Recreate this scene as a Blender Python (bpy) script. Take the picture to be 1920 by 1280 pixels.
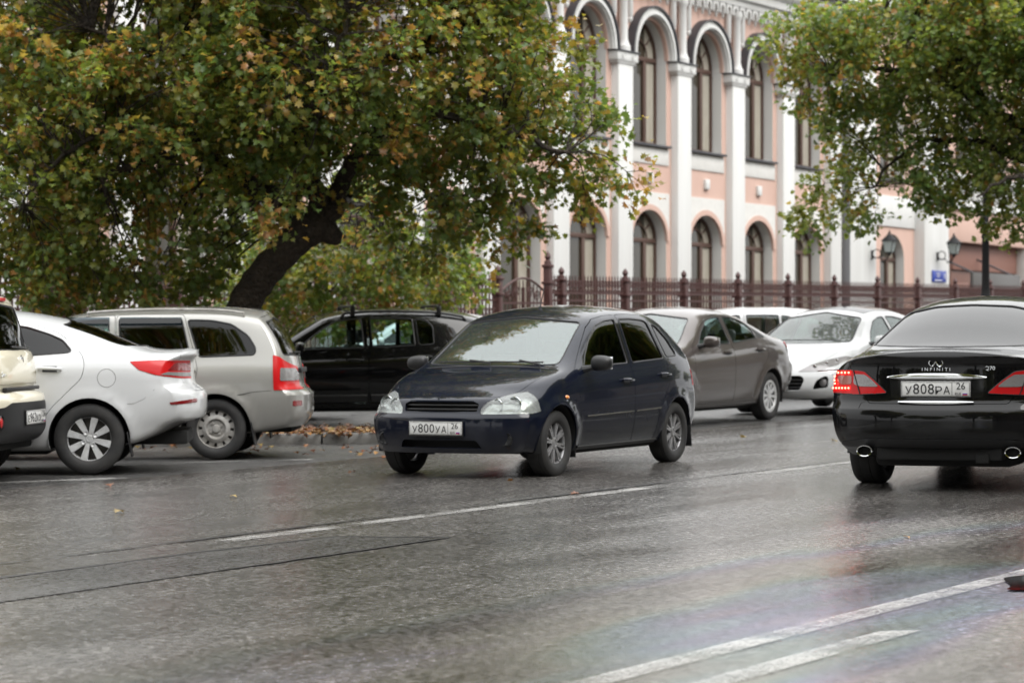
import bpy, bmesh, math, random
import numpy as np
from mathutils import Vector, Matrix
from mathutils.bvhtree import BVHTree
from mathutils.geometry import tessellate_polygon

for o in list(bpy.data.objects):
    bpy.data.objects.remove(o, do_unlink=True)
SC = bpy.context.scene
COL = SC.collection
rng = random.Random(11)
R = math.radians

# ------------------------------------------------------------------ camera
CAM_H = 1.30
cam_d = bpy.data.cameras.new('camera')
cam = bpy.data.objects.new('camera', cam_d)
COL.objects.link(cam)
cam.location = (0, 0, CAM_H)
cam.rotation_euler = (R(90), 0, 0)
cam_d.sensor_width = 36.0
cam_d.lens = 94.5
cam_d.shift_y = 20.0 / 1920.0
cam_d.clip_end = 3000
cam_d.dof.use_dof = True
cam_d.dof.focus_distance = 17.0
cam_d.dof.aperture_fstop = 4.0
SC.camera = cam

# ------------------------------------------------------------------ overcast sky and soft sun
SUN_EL, SUN_ROT = R(50), R(122)
W = bpy.data.worlds.new('World')
SC.world = W
W.use_nodes = True
nt = W.node_tree
nt.nodes.clear()
sky = nt.nodes.new('ShaderNodeTexSky')
sky.sky_type = 'NISHITA'
sky.sun_disc = False
sky.sun_elevation = SUN_EL
sky.sun_rotation = SUN_ROT
sky.dust_density = 3.0
hs = nt.nodes.new('ShaderNodeHueSaturation')
hs.inputs['Saturation'].default_value = 0.12
hs.inputs['Value'].default_value = 1.0
# cloud deck of an overcast day: brightness (1 + 2 sin elevation) / 3, the same all round
tcw = nt.nodes.new('ShaderNodeTexCoord'); spw = nt.nodes.new('ShaderNodeSeparateXYZ')
nt.links.new(tcw.outputs['Generated'], spw.inputs[0])
cl = nt.nodes.new('ShaderNodeMath'); cl.operation = 'MAXIMUM'; cl.inputs[1].default_value = 0.0
nt.links.new(spw.outputs['Z'], cl.inputs[0])
ma = nt.nodes.new('ShaderNodeMath'); ma.operation = 'MULTIPLY_ADD'; ma.inputs[1].default_value = 0.667; ma.inputs[2].default_value = 0.333
nt.links.new(cl.outputs[0], ma.inputs[0])
cc = nt.nodes.new('ShaderNodeMixRGB'); cc.blend_type = 'MULTIPLY'; cc.inputs['Fac'].default_value = 1.0
cc.inputs['Color1'].default_value = (15.9, 16.0, 16.0, 1)
nt.links.new(ma.outputs[0], cc.inputs['Color2'])
mxw = nt.nodes.new('ShaderNodeMixRGB')
mxw.inputs['Fac'].default_value = 0.88
nt.links.new(cc.outputs[0], mxw.inputs['Color2'])
bg = nt.nodes.new('ShaderNodeBackground')
bg.inputs['Strength'].default_value = 0.12
wo = nt.nodes.new('ShaderNodeOutputWorld')
nt.links.new(sky.outputs[0], hs.inputs['Color'])
nt.links.new(hs.outputs[0], mxw.inputs['Color1'])
nt.links.new(mxw.outputs[0], bg.inputs['Color'])
nt.links.new(bg.outputs[0], wo.inputs[0])

sun_d = bpy.data.lights.new('sun', 'SUN')
sun_d.energy = 1.1
sun_d.angle = R(35)
sun_d.color = (1.0, 0.97, 0.93)
sun = bpy.data.objects.new('sun', sun_d)
COL.objects.link(sun)
# light travels from the sun towards the street: from behind the camera, to the right, veiled by cloud
sd = Vector((math.sin(SUN_ROT) * math.cos(SUN_EL), math.cos(SUN_ROT) * math.cos(SUN_EL), math.sin(SUN_EL)))
sun.rotation_euler = sd.to_track_quat('Z', 'Y').to_euler()
sun.location = sd * 60

SC.render.engine = 'CYCLES'
SC.view_settings.view_transform = 'Standard'
SC.view_settings.look = 'None'
SC.view_settings.exposure = 0.90
SC.view_settings.gamma = 1.0
SC.cycles.use_denoising = True
SC.cycles.max_bounces = 10
SC.cycles.diffuse_bounces = 5
SC.cycles.glossy_bounces = 4
SC.cycles.transparent_max_bounces = 16
SC.cycles.transmission_bounces = 6
SC.cycles.sample_clamp_indirect = 6.0
SC.cycles.caustics_reflective = False
SC.cycles.caustics_refractive = False

# ------------------------------------------------------------------ street frame: s runs up the street, t across it
PHI = R(30.0)
GRADE = 0.01375
SV = Vector((math.sin(PHI), math.cos(PHI), 0))
TV = Vector((-math.cos(PHI), math.sin(PHI), 0))
def gz(x, y):
    return GRADE * (x * SV.x + y * SV.y)
def st(s, t, h=0.0):
    p = SV * s + TV * t
    return Vector((p.x, p.y, GRADE * s + h))
def street_matrix(s, t, heading, h=0.0):
    """frame standing on the sloping street; local X points heading degrees left of up-street"""
    up = (Vector((0, 0, 1)) - SV * GRADE).normalized()
    f0 = SV * math.cos(R(heading)) + TV * math.sin(R(heading))
    f = (f0 - up * f0.dot(up)).normalized()
    l = up.cross(f)
    m = Matrix((f, l, up)).transposed().to_4x4()
    m.translation = st(s, t, h)
    return m

# ------------------------------------------------------------------ material helpers
MATS = {}
def sinput(bsdf, name, v):
    if name in bsdf.inputs:
        bsdf.inputs[name].default_value = v
def rgba(c):
    return (c[0], c[1], c[2], 1.0)
def mat(name, color=(0.5, 0.5, 0.5), rough=0.5, metal=0.0, coat=0.0, coat_rough=0.03, spec=0.5, emit=None, estr=0.0,
        nscale=0.0, namt=0.0, ncol=None, bump=0.0, bscale=40.0, ior=1.5, bdist=0.01, stretch=None):
    """principled material; nscale/namt/ncol mix a second tone by noise, bump adds fine relief"""
    if name in MATS:
        return MATS[name]
    m = bpy.data.materials.new(name)
    m.use_nodes = True
    t = m.node_tree
    b = t.nodes['Principled BSDF']
    sinput(b, 'Base Color', rgba(color)); sinput(b, 'Roughness', rough); sinput(b, 'Metallic', metal)
    sinput(b, 'Coat Weight', coat); sinput(b, 'Coat Roughness', coat_rough); sinput(b, 'Specular IOR Level', spec)
    sinput(b, 'IOR', ior)
    if emit:
        sinput(b, 'Emission Color', rgba(emit)); sinput(b, 'Emission Strength', estr)
    if namt > 0 or bump > 0:
        tc = t.nodes.new('ShaderNodeTexCoord')
    if namt > 0:
        n = t.nodes.new('ShaderNodeTexNoise'); n.inputs['Scale'].default_value = nscale; n.inputs['Detail'].default_value = 6
        n.inputs['Roughness'].default_value = 0.65
        r = t.nodes.new('ShaderNodeMapRange'); r.inputs[1].default_value = 0.38; r.inputs[2].default_value = 0.68
        r.inputs[4].default_value = namt
        mx = t.nodes.new('ShaderNodeMixRGB'); mx.inputs['Color1'].default_value = rgba(color)
        mx.inputs['Color2'].default_value = rgba(ncol or [c * 0.6 for c in color])
        src = tc.outputs['Object']
        if stretch:
            mp = t.nodes.new('ShaderNodeMapping'); mp.inputs['Scale'].default_value = stretch
            t.links.new(src, mp.inputs['Vector']); src = mp.outputs[0]
        t.links.new(src, n.inputs['Vector']); t.links.new(n.outputs['Fac'], r.inputs[0])
        t.links.new(r.outputs[0], mx.inputs['Fac']); t.links.new(mx.outputs[0], b.inputs['Base Color'])
    if bump > 0:
        n2 = t.nodes.new('ShaderNodeTexNoise'); n2.inputs['Scale'].default_value = bscale; n2.inputs['Detail'].default_value = 4
        bp = t.nodes.new('ShaderNodeBump'); bp.inputs['Strength'].default_value = bump; bp.inputs['Distance'].default_value = bdist
        t.links.new(tc.outputs['Object'], n2.inputs['Vector']); t.links.new(n2.outputs['Fac'], bp.inputs['Height'])
        t.links.new(bp.outputs[0], b.inputs['Normal'])
    MATS[name] = m
    return m

def glass(name, tint=(0.6, 0.7, 0.68), ior=1.52, dirt=0.0):
    """thin pane: Fresnel mirror over a tinted clear layer"""
    if name in MATS:
        return MATS[name]
    m = bpy.data.materials.new(name); m.use_nodes = True
    t = m.node_tree; t.nodes.clear()
    o = t.nodes.new('ShaderNodeOutputMaterial'); mx = t.nodes.new('ShaderNodeMixShader')
    tr = t.nodes.new('ShaderNodeBsdfTransparent'); tr.inputs[0].default_value = rgba(tint)
    gl = t.nodes.new('ShaderNodeBsdfGlossy'); gl.inputs['Roughness'].default_value = 0.01
    fr = t.nodes.new('ShaderNodeFresnel')
    ge = t.nodes.new('ShaderNodeNewGeometry'); mr = t.nodes.new('ShaderNodeMapRange')
    mr.inputs[3].default_value = ior; mr.inputs[4].default_value = 1 / ior      # a pane mirrors alike from both sides
    t.links.new(ge.outputs['Backfacing'], mr.inputs[0]); t.links.new(mr.outputs[0], fr.inputs[0])
    t.links.new(fr.outputs[0], mx.inputs[0]); t.links.new(tr.outputs[0], mx.inputs[1]); t.links.new(gl.outputs[0], mx.inputs[2])
    last = mx
    if dirt > 0:
        df = t.nodes.new('ShaderNodeBsdfDiffuse'); df.inputs[0].default_value = (0.5, 0.52, 0.52, 1)
        m2 = t.nodes.new('ShaderNodeMixShader'); m2.inputs[0].default_value = dirt
        t.links.new(mx.outputs[0], m2.inputs[1]); t.links.new(df.outputs[0], m2.inputs[2]); last = m2
    t.links.new(last.outputs[0], o.inputs[0])
    MATS[name] = m
    return m

def paint(name, color, metal=0.0, rough=0.35, flake=0.0, dirt=(0.10, 0.09, 0.08), dirt_amt=0.35):
    """car paint: clear coat with rain drops on it and road film low on the body"""
    if name in MATS:
        return MATS[name]
    m = bpy.data.materials.new(name); m.use_nodes = True
    t = m.node_tree; b = t.nodes['Principled BSDF']
    sinput(b, 'Roughness', rough); sinput(b, 'Metallic', metal); sinput(b, 'Coat Weight', 1.0); sinput(b, 'Coat Roughness', 0.04)
    sinput(b, 'Specular IOR Level', 0.15 if max(color) > .05 else 0.04); sinput(b, 'Coat IOR', 1.40 if max(color) < .05 else 1.5)
    tc = t.nodes.new('ShaderNodeTexCoord')
    sp = t.nodes.new('ShaderNodeSeparateXYZ'); t.links.new(tc.outputs['Object'], sp.inputs[0])
    mr = t.nodes.new('ShaderNodeMapRange'); mr.inputs[1].default_value = 0.62; mr.inputs[2].default_value = 0.18
    t.links.new(sp.outputs['Z'], mr.inputs[0])
    n = t.nodes.new('ShaderNodeTexNoise'); n.inputs['Scale'].default_value = 5; n.inputs['Detail'].default_value = 8
    t.links.new(tc.outputs['Object'], n.inputs['Vector'])
    mu = t.nodes.new('ShaderNodeMath'); mu.operation = 'MULTIPLY'
    t.links.new(mr.outputs[0], mu.inputs[0]); t.links.new(n.outputs['Fac'], mu.inputs[1])
    m3 = t.nodes.new('ShaderNodeMath'); m3.operation = 'MULTIPLY'; m3.inputs[1].default_value = dirt_amt * 1.6
    t.links.new(mu.outputs[0], m3.inputs[0])
    mx = t.nodes.new('ShaderNodeMixRGB'); mx.inputs['Color1'].default_value = rgba(color); mx.inputs['Color2'].default_value = rgba(dirt)
    t.links.new(m3.outputs[0], mx.inputs['Fac']); t.links.new(mx.outputs[0], b.inputs['Base Color'])
    cr = t.nodes.new('ShaderNodeMapRange'); cr.inputs[3].default_value = 0.03; cr.inputs[4].default_value = 0.22
    t.links.new(m3.outputs[0], cr.inputs[0]); t.links.new(cr.outputs[0], b.inputs['Coat Roughness'])
    v = t.nodes.new('ShaderNodeTexVoronoi'); v.inputs['Scale'].default_value = 85
    t.links.new(tc.outputs['Object'], v.inputs['Vector'])
    vr = t.nodes.new('ShaderNodeMapRange'); vr.inputs[1].default_value = 0.16; vr.inputs[2].default_value = 0.04
    t.links.new(v.outputs['Distance'], vr.inputs[0])
    bp = t.nodes.new('ShaderNodeBump'); bp.inputs['Strength'].default_value = 0.05; bp.inputs['Distance'].default_value = 0.001
    t.links.new(vr.outputs[0], bp.inputs['Height'])
    if 'Coat Normal' in b.inputs:
        t.links.new(bp.outputs[0], b.inputs['Coat Normal'])
    MATS[name] = m
    return m

# ------------------------------------------------------------------ object helpers
def tag(o, label=None, cat=None, group=None, kind=None):
    if label: o['label'] = label
    if cat: o['category'] = cat
    if group: o['group'] = group
    if kind: o['kind'] = kind
    return o
def empty(name, m=None, loc=None):
    o = bpy.data.objects.new(name, None)
    o.empty_display_size = 0.3
    COL.objects.link(o)
    if m is not None: o.matrix_world = m
    if loc is not None: o.location = loc
    return o
def link(name, me, parent=None, loc=None, m=None):
    o = bpy.data.objects.new(name, me)
    COL.objects.link(o)
    if parent is not None: o.parent = parent
    if loc is not None: o.location = loc
    if m is not None: o.matrix_local = m
    return o
def copy_tree(o, parent=None):
    c = o.copy(); COL.objects.link(c); c.parent = parent
    for ch in list(o.children):
        copy_tree(ch, c)
    return c

class MB:
    """collects shapes, then links them as one mesh object"""
    def __init__(self):
        self.v = []; self.f = []; self.mi = []; self.cur = 0
    def add(self, vs, fs):
        b = len(self.v)
        self.v.extend([tuple(p) for p in vs])
        for f in fs:
            self.f.append([i + b for i in f]); self.mi.append(self.cur)
        return self
    def box(self, c, s, m=None):
        vs = [Vector((sx * s[0] / 2, sy * s[1] / 2, sz * s[2] / 2)) for sx in (-1, 1) for sy in (-1, 1) for sz in (-1, 1)]
        if m is not None: vs = [m @ p for p in vs]
        vs = [p + Vector(c) for p in vs]
        return self.add(vs, [(0, 1, 3, 2), (4, 6, 7, 5), (0, 4, 5, 1), (2, 3, 7, 6), (0, 2, 6, 4), (1, 5, 7, 3)])
    def rbox(self, c, s, r=0.01, m=None):
        """box with chamfered edges"""
        bm = bmesh.new()
        bmesh.ops.create_cube(bm, size=1.0)
        for v in bm.verts: v.co = Vector((v.co.x * s[0], v.co.y * s[1], v.co.z * s[2]))
        r = min(r, 0.45 * min(s))
        bmesh.ops.bevel(bm, geom=bm.edges[:], offset=r, segments=2, affect='EDGES', profile=0.5)
        bm.verts.index_update()
        vs = [v.co.copy() for v in bm.verts]
        fs = [[v.index for v in f.verts] for f in bm.faces]
        bm.free()
        if m is not None: vs = [m @ p for p in vs]
        return self.add([p + Vector(c) for p in vs], fs)
    def prism(self, poly, axis, lo, hi):
        n = len(poly)
        def mk(p, h):
            if axis == 'y': return (p[0], h, p[1])
            if axis == 'x': return (h, p[0], p[1])
            return (p[0], p[1], h)
        vs = [mk(p, lo) for p in poly] + [mk(p, hi) for p in poly]
        fs = [list(range(n)), list(range(2 * n - 1, n - 1, -1))]
        fs += [(i, (i + 1) % n, n + (i + 1) % n, n + i) for i in range(n)]
        return self.add(vs, fs)
    def tube(self, path, r, n=8, closed=False, cap=True):
        P = [Vector(p) for p in path]
        rs = r if isinstance(r, (list, tuple)) else [r] * len(P)
        k = len(P); rings = []
        up = None
        for i in range(k):
            if closed: d = P[(i + 1) % k] - P[(i - 1) % k]
            else: d = P[min(i + 1, k - 1)] - P[max(i - 1, 0)]
            if d.length < 1e-9: d = Vector((0, 0, 1))
            d.normalize()
            if up is None:
                up = d.orthogonal().normalized()
            else:
                up = (up - d * up.dot(d))
                up = up.normalized() if up.length > 1e-6 else d.orthogonal().normalized()
            w = d.cross(up)
            rings.append([P[i] + (up * math.cos(a) + w * math.sin(a)) * rs[i] for a in [2 * math.pi * j / n for j in range(n)]])
        vs = [p for ring in rings for p in ring]
        fs = []
        m_ = k if closed else k - 1
        for i in range(m_):
            a, b = i * n, ((i + 1) % k) * n
            for j in range(n):
                fs.append((a + j, a + (j + 1) % n, b + (j + 1) % n, b + j))
        if cap and not closed:
            fs.append(tuple(range(n - 1, -1, -1))); fs.append(tuple(range((k - 1) * n, k * n)))
        return self.add(vs, fs)
    def lathe(self, prof, n=24, axis='z', c=(0, 0, 0), closed=False, arc=None):
        """prof: (radius, height) pairs turned about the axis"""
        c = Vector(c); k = len(prof); vs = []
        for (r, h) in prof:
            for j in range(n):
                a = 2 * math.pi * j / n
                x, y = r * math.cos(a), r * math.sin(a)
                p = Vector((x, y, h)) if axis == 'z' else (Vector((x, h, y)) if axis == 'y' else Vector((h, x, y)))
                vs.append(p + c)
        fs = []
        for i in range(k if closed else k - 1):
            i2 = (i + 1) % k
            for j in range(n):
                j2 = (j + 1) % n
                fs.append((i * n + j, i * n + j2, i2 * n + j2, i2 * n + j))
        return self.add(vs, fs)
    def grid(self, rows, flip=False):
        """rows: list of equally long point lists"""
        n = len(rows[0]); vs = [p for r in rows for p in r]; fs = []
        for i in range(len(rows) - 1):
            for j in range(n - 1):
                q = (i * n + j, i * n + j + 1, (i + 1) * n + j + 1, (i + 1) * n + j)
                fs.append(q[::-1] if flip else q)
        return self.add(vs, fs)
    def mesh(self, name, mats, smooth=35, recalc=True, weld=0.0):
        me = bpy.data.meshes.new(name)
        me.from_pydata(self.v, [], self.f)
        if not isinstance(mats, (list, tuple)): mats = [mats]
        for m in mats: me.materials.append(m)
        if len(mats) > 1:
            me.polygons.foreach_set('material_index', self.mi)
        if recalc or weld:
            bm = bmesh.new(); bm.from_mesh(me)
            if weld: bmesh.ops.remove_doubles(bm, verts=bm.verts[:], dist=weld)
            if recalc: bmesh.ops.recalc_face_normals(bm, faces=bm.faces[:])
            bm.to_mesh(me); bm.free()
        if smooth:
            me.polygons.foreach_set('use_smooth', [True] * len(me.polygons))
            me.set_sharp_from_angle(angle=R(smooth))
        me.update()
        return me
    def build(self, name, mats, parent=None, loc=None, smooth=35, m=None, recalc=True, weld=0.0):
        return link(name, self.mesh(name, mats, smooth, recalc, weld), parent, loc, m)

def round_poly(pts, r, k=4):
    """fillet the corners of a closed polygon; pts may carry their own radius as third value"""
    out = []; n = len(pts)
    for i in range(n):
        p = Vector(pts[i][:2]); a = Vector(pts[i - 1][:2]); b = Vector(pts[(i + 1) % n][:2])
        rr = pts[i][2] if len(pts[i]) > 2 else r
        if rr <= 0:
            out.append((p.x, p.y)); continue
        A = p + (a - p) * min(0.48, rr / max((a - p).length, 1e-6)); B = p + (b - p) * min(0.48, rr / max((b - p).length, 1e-6))
        for j in range(k + 1):
            u = j / k
            q = A * (1 - u) ** 2 + p * 2 * u * (1 - u) + B * u * u
            out.append((q.x, q.y))
    return out

def text_mesh(body, size, mat_, extrude=0.002, align='CENTER', sx=1.0):
    c = bpy.data.curves.new('lettering', 'FONT')
    c.body = body; c.size = size; c.extrude = extrude; c.align_x = align; c.align_y = 'CENTER'
    c.resolution_u = 3
    o = bpy.data.objects.new('lettering', c); COL.objects.link(o)
    dg = bpy.context.evaluated_depsgraph_get()
    me = bpy.data.meshes.new_from_object(o.evaluated_get(dg))
    bpy.data.objects.remove(o); bpy.data.curves.remove(c)
    me.materials.clear(); me.materials.append(mat_)
    for v in me.vertices: v.co.x *= sx
    return me

# ================================================================== car workshop
def pchip(kn, x):
    xs = np.array([k[0] for k in kn], float); ys = np.array([k[1] for k in kn], float)
    x = np.clip(np.asarray(x, float), xs[0], xs[-1])
    if len(xs) == 1: return np.full_like(x, ys[0])
    h = np.diff(xs); dl = np.diff(ys) / h
    m = np.zeros_like(xs)
    m[0] = dl[0]; m[-1] = dl[-1]
    for i in range(1, len(xs) - 1):
        if dl[i - 1] * dl[i] > 0:
            w1 = 2 * h[i] + h[i - 1]; w2 = h[i] + 2 * h[i - 1]
            m[i] = (w1 + w2) / (w1 / dl[i - 1] + w2 / dl[i])
    j = np.clip(np.searchsorted(xs, x, side='right') - 1, 0, len(h) - 1)
    t = (x - xs[j]) / h[j]
    return ((1 + 2 * t) * (1 - t) ** 2 * ys[j] + t * (1 - t) ** 2 * h[j] * m[j] + t * t * (3 - 2 * t) * ys[j + 1] + t * t * (t - 1) * h[j] * m[j + 1])

def boolean(me, cut, op):
    """exact boolean of two meshes, result a new mesh; a cut that goes astray is tried again a hair to the side"""
    def area(m):
        return sum(p.area for p in m.polygons)
    a0 = area(me)
    r_ = random.Random(5)
    for attempt in range(7):
        a = bpy.data.objects.new('tmp_a', me); b = bpy.data.objects.new('tmp_b', cut)
        COL.objects.link(a); COL.objects.link(b)
        if attempt: b.location = [r_.uniform(-.0012, .0012) for _ in range(3)]
        md = a.modifiers.new('b', 'BOOLEAN'); md.object = b; md.operation = op; md.solver = 'EXACT'
        if attempt > 3: md.use_self = True
        dg = bpy.context.evaluated_depsgraph_get(); dg.update()
        out = bpy.data.meshes.new_from_object(a.evaluated_get(dg))
        bpy.data.objects.remove(a); bpy.data.objects.remove(b)
        n = len(out.polygons)
        if op == 'DIFFERENCE': ok = n > 0.7 * len(me.polygons)
        else: ok = 5 < n < 0.6 * len(me.polygons)
        if ok: return out
    print('BOOLEAN FAILED', op, len(me.polygons), n)
    return out

M_RUBBER = mat('tyre_rubber', (0.018, 0.018, 0.019), 0.75, bump=0.15, bscale=60, nscale=9, namt=0.5, ncol=(0.045, 0.042, 0.038))
M_BLACK = mat('black_trim', (0.012, 0.012, 0.013), 0.45)
M_GLOSSBLACK = mat('gloss_black_trim', (0.008, 0.008, 0.009), 0.12)
M_UNDER = mat('underbody', (0.012, 0.012, 0.012), 0.9)
M_INTERIOR = mat('cabin_trim', (0.03, 0.03, 0.033), 0.8)
M_SEAT = mat('seat_cloth', (0.055, 0.057, 0.06), 0.95, bump=0.2, bscale=300)
M_SEATL = mat('seat_cloth_light', (0.25, 0.25, 0.25), 0.95, bump=0.2, bscale=300)
M_ALLOY = mat('alloy_wheel', (0.66, 0.67, 0.68), 0.35, 0.35, nscale=14, namt=0.5, ncol=(0.3, 0.29, 0.28))
M_ALLOYD = mat('dark_alloy_wheel', (0.36, 0.36, 0.37), 0.3, 0.5, nscale=14, namt=0.5, ncol=(0.16, 0.155, 0.15))
M_STEEL = mat('dirty_steel_wheel', (0.42, 0.41, 0.39), 0.55, 0.2, nscale=10, namt=0.8, ncol=(0.20, 0.185, 0.165))
M_DISC = mat('brake_disc', (0.10, 0.095, 0.09), 0.5, 0.7)
M_CHROME = mat('chrome', (0.75, 0.76, 0.77), 0.08, 1.0)
M_REFLECTOR = mat('lamp_reflector', (0.75, 0.76, 0.75), 0.18, 0.85, bump=0.6, bscale=38)
M_LENS = glass('lamp_lens', (0.93, 0.95, 0.94), 1.45, dirt=0.22)
M_AMBER = mat('amber_lens', (0.75, 0.22, 0.02), 0.15, coat=1.0)
M_RED = mat('red_lens', (0.48, 0.008, 0.010), 0.35, coat=0.25, spec=.2, bump=0.05, bscale=120)
M_REDD = mat('dark_red_lens', (0.20, 0.010, 0.012), 0.15, coat=1.0, bump=0.2, bscale=120)
M_CLEARL = mat('clear_lens', (0.26, 0.25, 0.25), 0.22, 0.3, coat=.6, bump=0.4, bscale=70)
M_PLATE = mat('plate_white', (0.72, 0.72, 0.71), 0.35, nscale=18, namt=0.35, ncol=(0.48, 0.47, 0.45))
M_PLATEK = mat('plate_black', (0.015, 0.015, 0.016), 0.5)
M_TRIB = mat('plate_blue', (0.02, 0.05, 0.35), 0.4)
M_TRIR = mat('plate_red', (0.5, 0.02, 0.02), 0.4)
G_CLEAR = glass('car_glass', (0.62, 0.74, 0.71))
G_SCREEN = glass('windscreen_glass', (0.58, 0.70, 0.68), 2.25, dirt=0.03)
G_TINT = glass('tinted_car_glass', (0.07, 0.08, 0.085))
G_REAR = glass('coated_rear_glass', (0.14, 0.145, 0.15), 1.8)
G_SEE = glass('clear_car_glass', (0.86, 0.94, 0.93))
G_MED = glass('smoked_car_glass', (0.28, 0.31, 0.31))

class Car:
    def __init__(self, sp, name):
        self.sp = sp
        self.root = empty(name)
        self.xo = sp['fw'] + sp['wb'] / 2
        self.paint = sp['paint']
        self.build_surface()

    # ---------------------------------------------------------------- surface
    def build_surface(self):
        sp = self.sp; L = sp['L']; Wd = sp['W']
        nst = sp.get('nst', 60)
        u = np.linspace(0, 1, nst)
        dn = L * (0.65 * u + 0.35 * (0.5 - 0.5 * np.cos(np.pi * u)))
        zt = pchip(sp['zt'], dn); zr = pchip(sp['zr'], dn); zs = pchip(sp['zs'], dn)
        wr = pchip(sp['wr'], dn)
        wm = Wd * pchip(sp['plan'], dn)
        zb = pchip(sp['zb'], dn)
        ws = wm - sp.get('tumble', 0.05)
        zc = zs - sp.get('zc', 0.13)
        wc = wm - sp.get('wc', 0.008)
        rs = pchip(sp.get('r5', [(0, .10), (sp['cowl'], .09), (sp['cowl'] + .3, .05), (L, .05)]), dn)
        zr = np.minimum(zr, zt - 0.012)
        rows = []
        for i in range(nst):
            z_low = zb[i] + 0.20
            z_mid = 0.5 * (z_low + zc[i]) + 0.03
            P = [(0, zb[i], 0), (wm[i] - 0.07, zb[i], .06), (wm[i] - 0.012, z_low, .12), (wm[i], z_mid, .14), (wc[i], zc[i], sp.get('rc', .07)),
                 (ws[i], zs[i], rs[i]), (wr[i], zr[i], sp.get('rr', .10)), (0.62 * wr[i], zr[i] + 0.70 * (zt[i] - zr[i]), .2),
                 (0.26 * wr[i], zr[i] + 0.96 * (zt[i] - zr[i]), .14), (0, zt[i], 0)]
            rows.append(self.section(P))
        rows = np.array(rows)                       # nst x m x 2 (y,z)
        self.m = rows.shape[1]
        nfl = self.nfl
        def warp(d0, y, z):
            f = pchip(sp['pf'], z) + sp['bf'] * (np.abs(y) / Wd) ** sp['nf']
            r = pchip(sp['pr'], z) + sp['br'] * (np.abs(y) / Wd) ** sp['nr']
            Lf, Lr = sp.get('Lf', 1.0), sp.get('Lr', 1.0)
            a = np.clip(1 - d0 / Lf, 0, 1) ** 2; b = np.clip(1 - (L - d0) / Lr, 0, 1) ** 2
            return d0 + f * a - r * b
        self.warp = warp
        V = []
        Y = rows[:, :, 0]; Z = rows[:, :, 1]
        D0 = np.repeat(dn[:, None], self.m, 1)
        D = warp(D0, Y, Z)
        # wheel-arch lips
        fl = sp.get('flare', 0.018); Ra = sp['tr'] + sp.get('archgap', 0.045)
        for dw in (sp['fw'], sp['fw'] + sp['wb']):
            rr = np.hypot(D - dw, Z - sp['tr'])
            k = np.clip(1 - np.abs(rr - Ra - 0.01) / 0.075, 0, 1)
            Y = Y + np.where(Y > 0.6, fl * k * k * (3 - 2 * k), 0)
        if 'shape' in sp:
            D, Y, Z = sp['shape'](D, Y, Z)
        bm = bmesh.new()
        Lg = [[bm.verts.new((self.xo - D[i, j], Y[i, j], Z[i, j])) for j in range(self.m)] for i in range(nst)]
        Rg = [[bm.verts.new((self.xo - D[i, j], -Y[i, j], Z[i, j])) for j in range(self.m)] for i in range(nst)]
        for G in (Lg, Rg):
            for i in range(nst - 1):
                for j in range(self.m - 1):
                    bm.faces.new((G[i][j], G[i + 1][j], G[i + 1][j + 1], G[i][j + 1]))
        # front and rear faces
        for e in (0, nst - 1):
            ys0 = rows[e, :nfl, 0]
            fr = ys0 / ys0[-1]
            prev = None
            for j in range(nfl - 1, self.m):
                w = Y[e, j]; zz = Z[e, j]
                yy = fr * w
                d0 = np.full_like(yy, dn[e])
                dd = warp(d0, yy, np.full_like(yy, zz))
                if 'shape' in sp:
                    dd, y2, z2 = sp['shape'](dd[None, :], yy[None, :], np.full_like(yy, zz)[None, :]); dd = dd[0]
                rl = [bm.verts.new((self.xo - dd[k], yy[k], zz)) for k in range(nfl)]
                rr_ = [bm.verts.new((self.xo - dd[k], -yy[k], zz)) for k in range(nfl)]
                if prev:
                    for A, B in ((prev[0], rl), (prev[1], rr_)):
                        for k in range(nfl - 1):
                            bm.faces.new((A[k], A[k + 1], B[k + 1], B[k]))
                prev = (rl, rr_)
        bmesh.ops.remove_doubles(bm, verts=bm.verts[:], dist=0.0008)
        bmesh.ops.dissolve_degenerate(bm, dist=0.0005, edges=bm.edges[:])
        bmesh.ops.recalc_face_normals(bm, faces=bm.faces[:])
        bm.normal_update()
        self.outer = bm
        bt = bm.copy()
        bmesh.ops.triangulate(bt, faces=bt.faces[:])
        bt.normal_update(); bt.verts.ensure_lookup_table(); bt.faces.ensure_lookup_table()
        self.bvh = BVHTree.FromBMesh(bt)
        self.bt = bt
        me = bpy.data.meshes.new('solid')
        bm.to_mesh(me)
        self.solid = me

    def section(self, P):
        """polyline with rounded corners, the same number of samples for every station"""
        pts = []
        nseg = len(P) - 1
        def corner(i):
            p = Vector(P[i][:2]); r = P[i][2]
            if r == 0: return [p]
            a = Vector(P[i - 1][:2]); b = Vector(P[i + 1][:2])
            A = p + (a - p) * min(0.46, r / max((a - p).length, 1e-6)); B = p + (b - p) * min(0.46, r / max((b - p).length, 1e-6))
            return [A * (1 - u) ** 2 + p * 2 * u * (1 - u) + B * u * u for u in (0, .25, .5, .75, 1)]
        cs = [corner(i) for i in range(len(P))]
        nin = [8, 1, 1, 1, 1, 3, 1, 1, 1]
        for i in range(nseg):
            pts.extend(cs[i])
            A, B = cs[i][-1], cs[i + 1][0]
            for k in range(1, nin[i] + 1):
                pts.append(A.lerp(B, k / (nin[i] + 1)))
            if i == 0:
                self.nfl = len(pts) + 1
        pts.extend(cs[-1])
        return [(p.x, p.y) for p in pts]

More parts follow.
